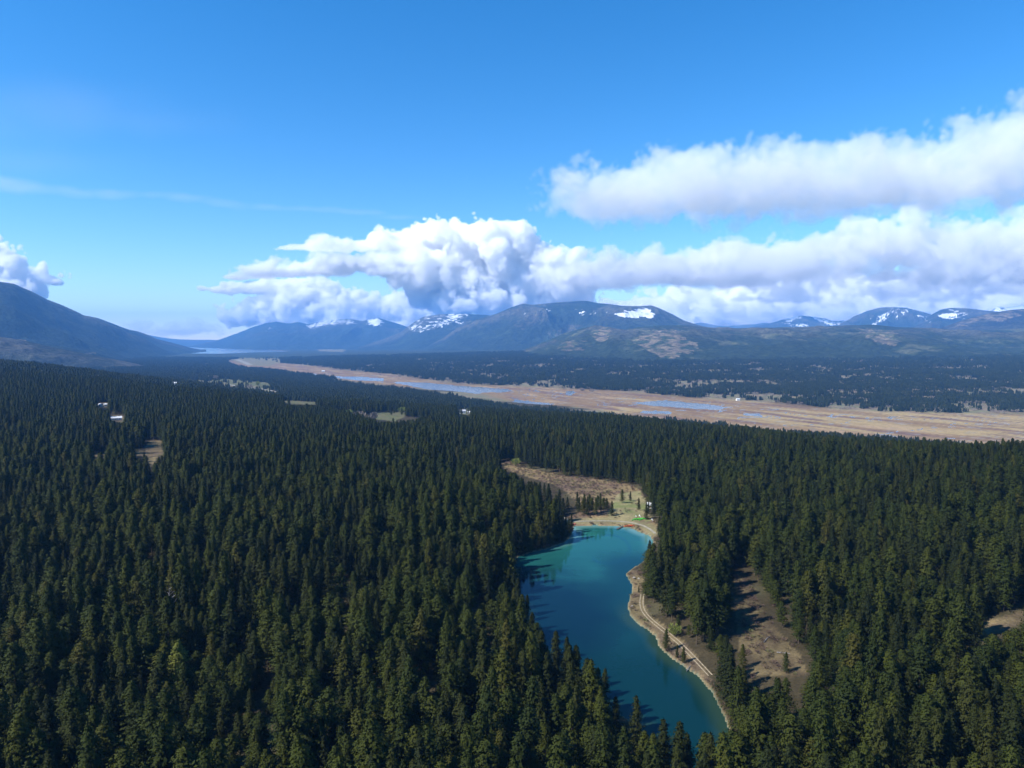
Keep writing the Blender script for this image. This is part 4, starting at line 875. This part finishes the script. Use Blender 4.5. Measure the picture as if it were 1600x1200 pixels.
# ------------------------------------------------------------------ clouds
def up(axisn, cells, ph):
    xx = (np.arange(axisn) + .5) / axisn * cells + ph; i = np.floor(xx).astype(int); f = xx - i
    W = np.zeros((axisn, int(cells) + 6), np.float32)
    for k, w in enumerate([(1 - f)**3 / 6, (3 * f**3 - 6 * f**2 + 4) / 6, (-3 * f**3 + 3 * f**2 + 3 * f + 1) / 6, f**3 / 6]): W[np.arange(axisn), i + k] += w
    return W
def noise3(shape, cells):
    g = rng.standard_normal([int(c) + 6 for c in cells]).astype(np.float32)
    Ws = [up(n, c, rng.random()) for n, c in zip(shape, cells)]
    a = np.tensordot(Ws[0], g, (1, 0)); a = np.einsum('jb,ibc->ijc', Ws[1], a, optimize=True)
    return np.matmul(a, Ws[2].T) * 2.0
def cloud_group():
    g = bpy.data.node_groups.new('cloud_density', 'GeometryNodeTree')
    new = g.interface.new_socket
    new('Geometry', in_out='INPUT', socket_type='NodeSocketGeometry')
    for n in ('Min', 'Max', 'Res'): new(n, in_out='INPUT', socket_type='NodeSocketVector')
    for n in ('NX', 'NY', 'NZ'): new(n, in_out='INPUT', socket_type='NodeSocketInt')
    new('Material', in_out='INPUT', socket_type='NodeSocketMaterial'); new('Geometry', in_out='OUTPUT', socket_type='NodeSocketGeometry')
    N, L = g.nodes, g.links.new; gi, go = N.new('NodeGroupInput'), N.new('NodeGroupOutput')
    vc = N.new('GeometryNodeVolumeCube'); pos = N.new('GeometryNodeInputPosition')
    def vm(op, a, b):
        n = N.new('ShaderNodeVectorMath'); n.operation = op; L(a, n.inputs[0]); L(b, n.inputs[1]); return n.outputs[0]
    rel = vm('DIVIDE', vm('SUBTRACT', pos.outputs[0], gi.outputs['Min']), vm('SUBTRACT', gi.outputs['Max'], gi.outputs['Min']))
    fl = N.new('ShaderNodeVectorMath'); fl.operation = 'FLOOR'; L(vm('MULTIPLY', rel, gi.outputs['Res']), fl.inputs[0])
    sp_ = N.new('ShaderNodeSeparateXYZ'); L(fl.outputs[0], sp_.inputs[0]); sr = N.new('ShaderNodeSeparateXYZ'); L(gi.outputs['Res'], sr.inputs[0])
    def m(op, a, b):
        n = N.new('ShaderNodeMath'); n.operation = op; L(a, n.inputs[0])
        if hasattr(b, 'links'): L(b, n.inputs[1])
        else: n.inputs[1].default_value = b
        return n.outputs[0]
    def im(op, a, b):
        n = N.new('FunctionNodeIntegerMath'); n.operation = op; L(a, n.inputs[0]); L(b, n.inputs[1]); return n.outputs[0]
    def fi(a):
        n = N.new('FunctionNodeFloatToInt'); n.rounding_mode = 'ROUND'; L(a, n.inputs[0]); return n.outputs[0]
    c3 = [fi(m('MINIMUM', m('MAXIMUM', sp_.outputs[i], 0.0), m('SUBTRACT', sr.outputs[i], 1.0))) for i in range(3)]
    ix = im('ADD', im('MULTIPLY', im('ADD', im('MULTIPLY', c3[0], gi.outputs['NY']), c3[1]), gi.outputs['NZ']), c3[2])
    at = N.new('GeometryNodeInputNamedAttribute'); at.data_type = 'FLOAT'; at.inputs[0].default_value = 'dens'
    si = N.new('GeometryNodeSampleIndex'); si.data_type = 'FLOAT'; si.domain = 'POINT'
    L(gi.outputs['Geometry'], si.inputs[0]); L(at.outputs[0], si.inputs[1]); L(ix, si.inputs['Index']); L(si.outputs[0], vc.inputs['Density'])
    L(gi.outputs['Min'], vc.inputs['Min']); L(gi.outputs['Max'], vc.inputs['Max'])
    for a, b in (('NX', 'Resolution X'), ('NY', 'Resolution Y'), ('NZ', 'Resolution Z')): L(gi.outputs[a], vc.inputs[b])
    sm = N.new('GeometryNodeSetMaterial'); L(vc.outputs[0], sm.inputs[0]); L(gi.outputs['Material'], sm.inputs['Material']); L(sm.outputs[0], go.inputs[0])
    return g
CG = cloud_group(); CID = {s.name: s.identifier for s in CG.interface.items_tree if s.in_out == 'INPUT'}
def cloud(label, lumps, Y, vox, sigma, amp=.5, soft=.15, cell=900., warp=1., flat=None, name='cloud', alb=1.0, world_lumps=None, bias=.56, pers=.6):
    """lumps: (px, py, half width px, half height px, metres nearer/farther, half depth m): a billowing body of droplets on the spot"""
    k = Y / F; lumps = lumps or [(800, 100, 10, 10)]
    Pc = np.array([pt(l[0], l[1], Y + (l[4] if len(l) > 4 else 0)) for l in lumps])
    Rr = np.array([[l[2] * k, (l[5] if len(l) > 5 else l[2] * k * .7), l[3] * k] for l in lumps])
    if world_lumps: Pc, Rr = np.array([l[:3] for l in world_lumps], float), np.array([l[3:] for l in world_lumps], float)
    lo = (Pc - Rr * 1.35 - 150).min(0); hi = (Pc + Rr * 1.35 + 150).max(0)
    lo[2] = max(lo[2], 1400 if lo[1] < 29600 else 60)
    n = np.maximum(8, np.ceil((hi - lo) / vox)).astype(int); hi = lo + n * vox
    ax_ = [lo[i] + (np.arange(n[i]) + .5) * vox for i in range(3)]; size = hi - lo
    f = np.full(n, -3., np.float32)
    X = (ax_[0][:, None, None] + noise3(n, size / 2600.) * 150 * warp).astype(np.float32); Z = (ax_[2][None, None, :] + noise3(n, size / 1800.) * 70 * warp).astype(np.float32)
    Yv = ax_[1][None, :, None].astype(np.float32)
    for p, rr in zip(Pc, Rr):
        sl = tuple(slice(max(0, int((p[i] - 1.6 * rr[i] - lo[i] - 500) / vox)), max(1, int((p[i] + 1.6 * rr[i] - lo[i] + 500) / vox) + 1)) for i in range(3))
        q = np.sqrt(((X[sl] - p[0]) / rr[0])**2 + ((Yv[:, sl[1]] - p[1]) / rr[1])**2 + ((Z[sl] - p[2]) / rr[2])**2)
        f[sl] = np.maximum(f[sl], 1 - q)
    fb = np.zeros(n, np.float32); a_ = 1.; tot = 0; cs = cell
    while cs > vox * 1.6:
        fb += a_ * np.abs(noise3(n, size / cs)) * 1.5; tot += a_; a_ *= pers; cs *= .5
    f = f + amp * (fb / tot - bias)
    d = np.clip(f / soft, 0, 1); d = d * d * (3 - 2 * d)
    if flat is not None: d *= sstep(flat - 120, flat + 120, ax_[2] + 0)[None, None, :]
    d[0] = d[-1] = 0; d[:, 0] = d[:, -1] = 0; d[:, :, -1] = 0
    m = bpy.data.materials.new('cloud_droplets'); m.use_nodes = True; nt = m.node_tree; nt.nodes.clear()
    pv = nt.nodes.new('ShaderNodeVolumePrincipled'); ou = nt.nodes.new('ShaderNodeOutputMaterial'); nt.links.new(pv.outputs[0], ou.inputs['Volume'])
    pv.inputs['Color'].default_value = (alb, alb, alb, 1); pv.inputs['Density'].default_value = sigma; pv.inputs['Anisotropy'].default_value = .1
    me = bpy.data.meshes.new(name); me.vertices.add(d.size)
    at = me.attributes.new('dens', 'FLOAT', 'POINT'); at.data.foreach_set('value', np.ascontiguousarray(d, dtype=np.float32).ravel()); me.materials.append(m)
    o = bpy.data.objects.new(name, me); COL.objects.link(o)
    md = o.modifiers.new('density', 'NODES'); md.node_group = CG
    md[CID['Min']] = [float(v) for v in lo]; md[CID['Max']] = [float(v) for v in hi]; md[CID['Res']] = [float(v) for v in n]
    for s_, v in zip(('NX', 'NY', 'NZ'), n): md[CID[s_]] = int(v)
    md[CID['Material']] = m
    return tag(o, label, kind='stuff')
cloud('bright white cumulus towering over the middle mountain', [(625, 378, 34, 13), (655, 374, 40, 18), (692, 374, 44, 24), (714, 366, 28, 18), (765, 370, 44, 22), (798, 374, 32, 18), (740, 395, 66, 30), (812, 400, 38, 26), (838, 412, 40, 30), (866, 424, 42, 28), (892, 440, 34, 30), (904, 458, 28, 20), (840, 445, 66, 32), (770, 440, 66, 38),
       (730, 462, 60, 28), (700, 472, 40, 16), (712, 430, 56, 28), (690, 410, 56, 26), (640, 410, 44, 14), (780, 474, 80, 18), (860, 470, 60, 13)], 33000, 44., .0055, .85, .11, 900., alb=.995, pers=.66)
cloud('flat wispy layers trailing off the side of the big cumulus', [(650, 408, 60, 15), (600, 412, 60, 13), (550, 415, 66, 12), (500, 421, 56, 10), (455, 426, 50, 7), (415, 430, 40, 4), (385, 432, 30, 2.5), (600, 386, 40, 9), (560, 387, 46, 8), (510, 389, 40, 5), (470, 388, 30, 3), (640, 425, 60, 9), (670, 440, 50, 14)], 32200, 46., .0030, .75, .25, 700.)
cloud('low bright cumulus bank resting on the far snowy range', [(455, 450, 40, 9), (400, 450, 45, 6), (360, 449, 35, 4), (480, 460, 40, 18), (500, 470, 40, 22), (440, 482, 45, 18), (400, 495, 34, 14), (385, 500, 20, 10), (470, 490, 60, 20), (530, 480, 40, 22), (560, 466, 24, 16), (575, 480, 32, 22), (590, 495, 30, 20), (540, 498, 60, 16), (630, 478, 36, 15), (650, 490, 40, 16), (610, 488, 30, 16), (640, 505, 40, 12)], 38000, 56., .0055, .85, .12, 700.)
cloud('small white cloud behind the left mountain', [(-30, 420, 50, 40), (8, 412, 26, 24), (20, 430, 30, 16), (44, 432, 20, 16), (58, 438, 18, 10), (30, 444, 36, 12), (-10, 445, 60, 20), (72, 440, 14, 5)], 34000, 50., .005, .75, .16, 600., bias=.66)
cloud('tiny pale clouds over the far end of the valley', [(225, 508, 22, 8), (262, 512, 20, 7), (300, 510, 26, 8), (335, 512, 18, 5), (345, 520, 12, 6), (280, 518, 50, 5), (320, 516, 30, 4)], 44000, 90., .0007, .8, .4, 700.)
cloud('long grey white stratocumulus across the upper right sky', [(858, 292, 18, 5), (900, 280, 30, 10), (950, 304, 90, 28), (1000, 290, 80, 32), (1060, 280, 80, 34), (930, 318, 80, 18), (1020, 300, 110, 34), (1100, 296, 140, 40), (1170, 280, 90, 36), (1230, 276, 90, 38), (1250, 300, 140, 38), (1310, 262, 80, 38), (1340, 290, 140, 44), (1400, 264, 100, 38), (1450, 288, 140, 44), (1490, 245, 80, 36), (1540, 215, 70, 36), (1590, 200, 70, 34), (1560, 260, 110, 50), (1650, 250, 130, 70), (1620, 300, 80, 24), (1780, 240, 120, 70), (1000, 318, 130, 10)], 20000, 42., .0010, .85, .30, 800., alb=.97, bias=.80, pers=.76)
cloud('broad grey cloud deck with lit tops over the right mountains', [(930, 422, 60, 12), (1000, 418, 110, 16), (1080, 412, 110, 18), (1150, 404, 110, 20), (1100, 428, 190, 18), (1230, 396, 90, 20), (1210, 420, 120, 14), (1300, 382, 60, 20), (1335, 354, 30, 22), (1370, 362, 46, 22), (1420, 370, 60, 30), (1380, 390, 90, 26), (1482, 362, 34, 22), (1500, 380, 70, 26), (1550, 366, 42, 26), (1560, 395, 90, 36), (1460, 400, 90, 24), (1620, 390, 80, 46), (1700, 400, 120, 50), (1500, 425, 110, 20), (1600, 430, 100, 20), (1420, 430, 60, 8), (1010, 430, 110, 14), (950, 438, 60, 10)], 31500, 50., .0015, .90, .28, 900., alb=.96, bias=.80, pers=.74)
cloud('low white cumulus bank behind the right ridge', [(975, 478, 40, 8), (1020, 482, 60, 14), (1080, 470, 50, 16), (1100, 485, 80, 20), (1160, 465, 50, 14), (1200, 455, 70, 26), (1180, 485, 110, 26), (1250, 465, 70, 24), (1300, 450, 70, 16), (1280, 490, 80, 18), (1360, 462, 70, 18), (1350, 490, 90, 16), (1430, 455, 70, 18), (1450, 485, 90, 16), (1520, 465, 80, 18), (1560, 485, 90, 16), (1640, 470, 90, 30), (1100, 505, 120, 14), (1250, 505, 150, 14), (1450, 500, 150, 14)], 40000, 66., .0034, .9, .22, 800., bias=.64, pers=.68)
for lb, L_ in (('dark grey cloud scrap above the rounded peak', [(1400, 456, 34, 10), (1412, 447, 16, 8), (1380, 460, 22, 6)]), ('dark grey cloud scrap above the snow field peak', [(1510, 455, 30, 12), (1530, 460, 24, 9), (1490, 462, 16, 6), (1570, 456, 30, 6)]), ('dark grey cloud scrap over the white crested peak', [(1230, 460, 34, 9), (1250, 468, 26, 7), (1210, 470, 26, 5), (1160, 470, 14, 4)])):
    cloud(lb, L_, 30600, 55., .0014, .8, .35, 500.)
cloud('thin straight streak of cirrus in the left sky', [(-200 + k * 55, 274 + k * 4.2 + 3 * math.sin(k * 1.3), 62 - k, 8 - k * .38, 0, 900) for k in range(16)], 36000, 110., .00012, .5, .8, 1500., .5)
cloud('very thin milky veil high in the upper left sky', [(-100, 190, 330, 60, 0, 2500), (80, 170, 260, 60, 0, 2500), (20, 250, 220, 30, 0, 2500), (220, 190, 160, 30, 0, 2000)], 38000, 200., .00002, .25, 1.0, 4000., .5)
# ------------------------------------------------------------------ haze
hv = [(-34000, -400, -6), (34000, -400, -6), (34000, 29550, -6), (-34000, 29550, -6), (-34000, -400, 1330), (34000, -400, 1330), (34000, 29550, 1330), (-34000, 29550, 1330)]
hz = mesh_obj('haze', hv, [(0, 3, 2, 1), (4, 5, 6, 7), (0, 1, 5, 4), (1, 2, 6, 5), (2, 3, 7, 6), (3, 0, 4, 7)])
m = bpy.data.materials.new('haze'); m.use_nodes = True; nt = m.node_tree; nt.nodes.clear()
pv = nt.nodes.new('ShaderNodeVolumePrincipled'); ou = nt.nodes.new('ShaderNodeOutputMaterial'); nt.links.new(pv.outputs[0], ou.inputs['Volume'])
pv.inputs['Color'].default_value = (*HAZE_COLOR, 1); pv.inputs['Density'].default_value = HAZE_DENSITY; pv.inputs['Anisotropy'].default_value = 0
hz.data.materials.append(m); tag(hz, 'blue air between the viewpoint and the far mountains', kind='stuff')
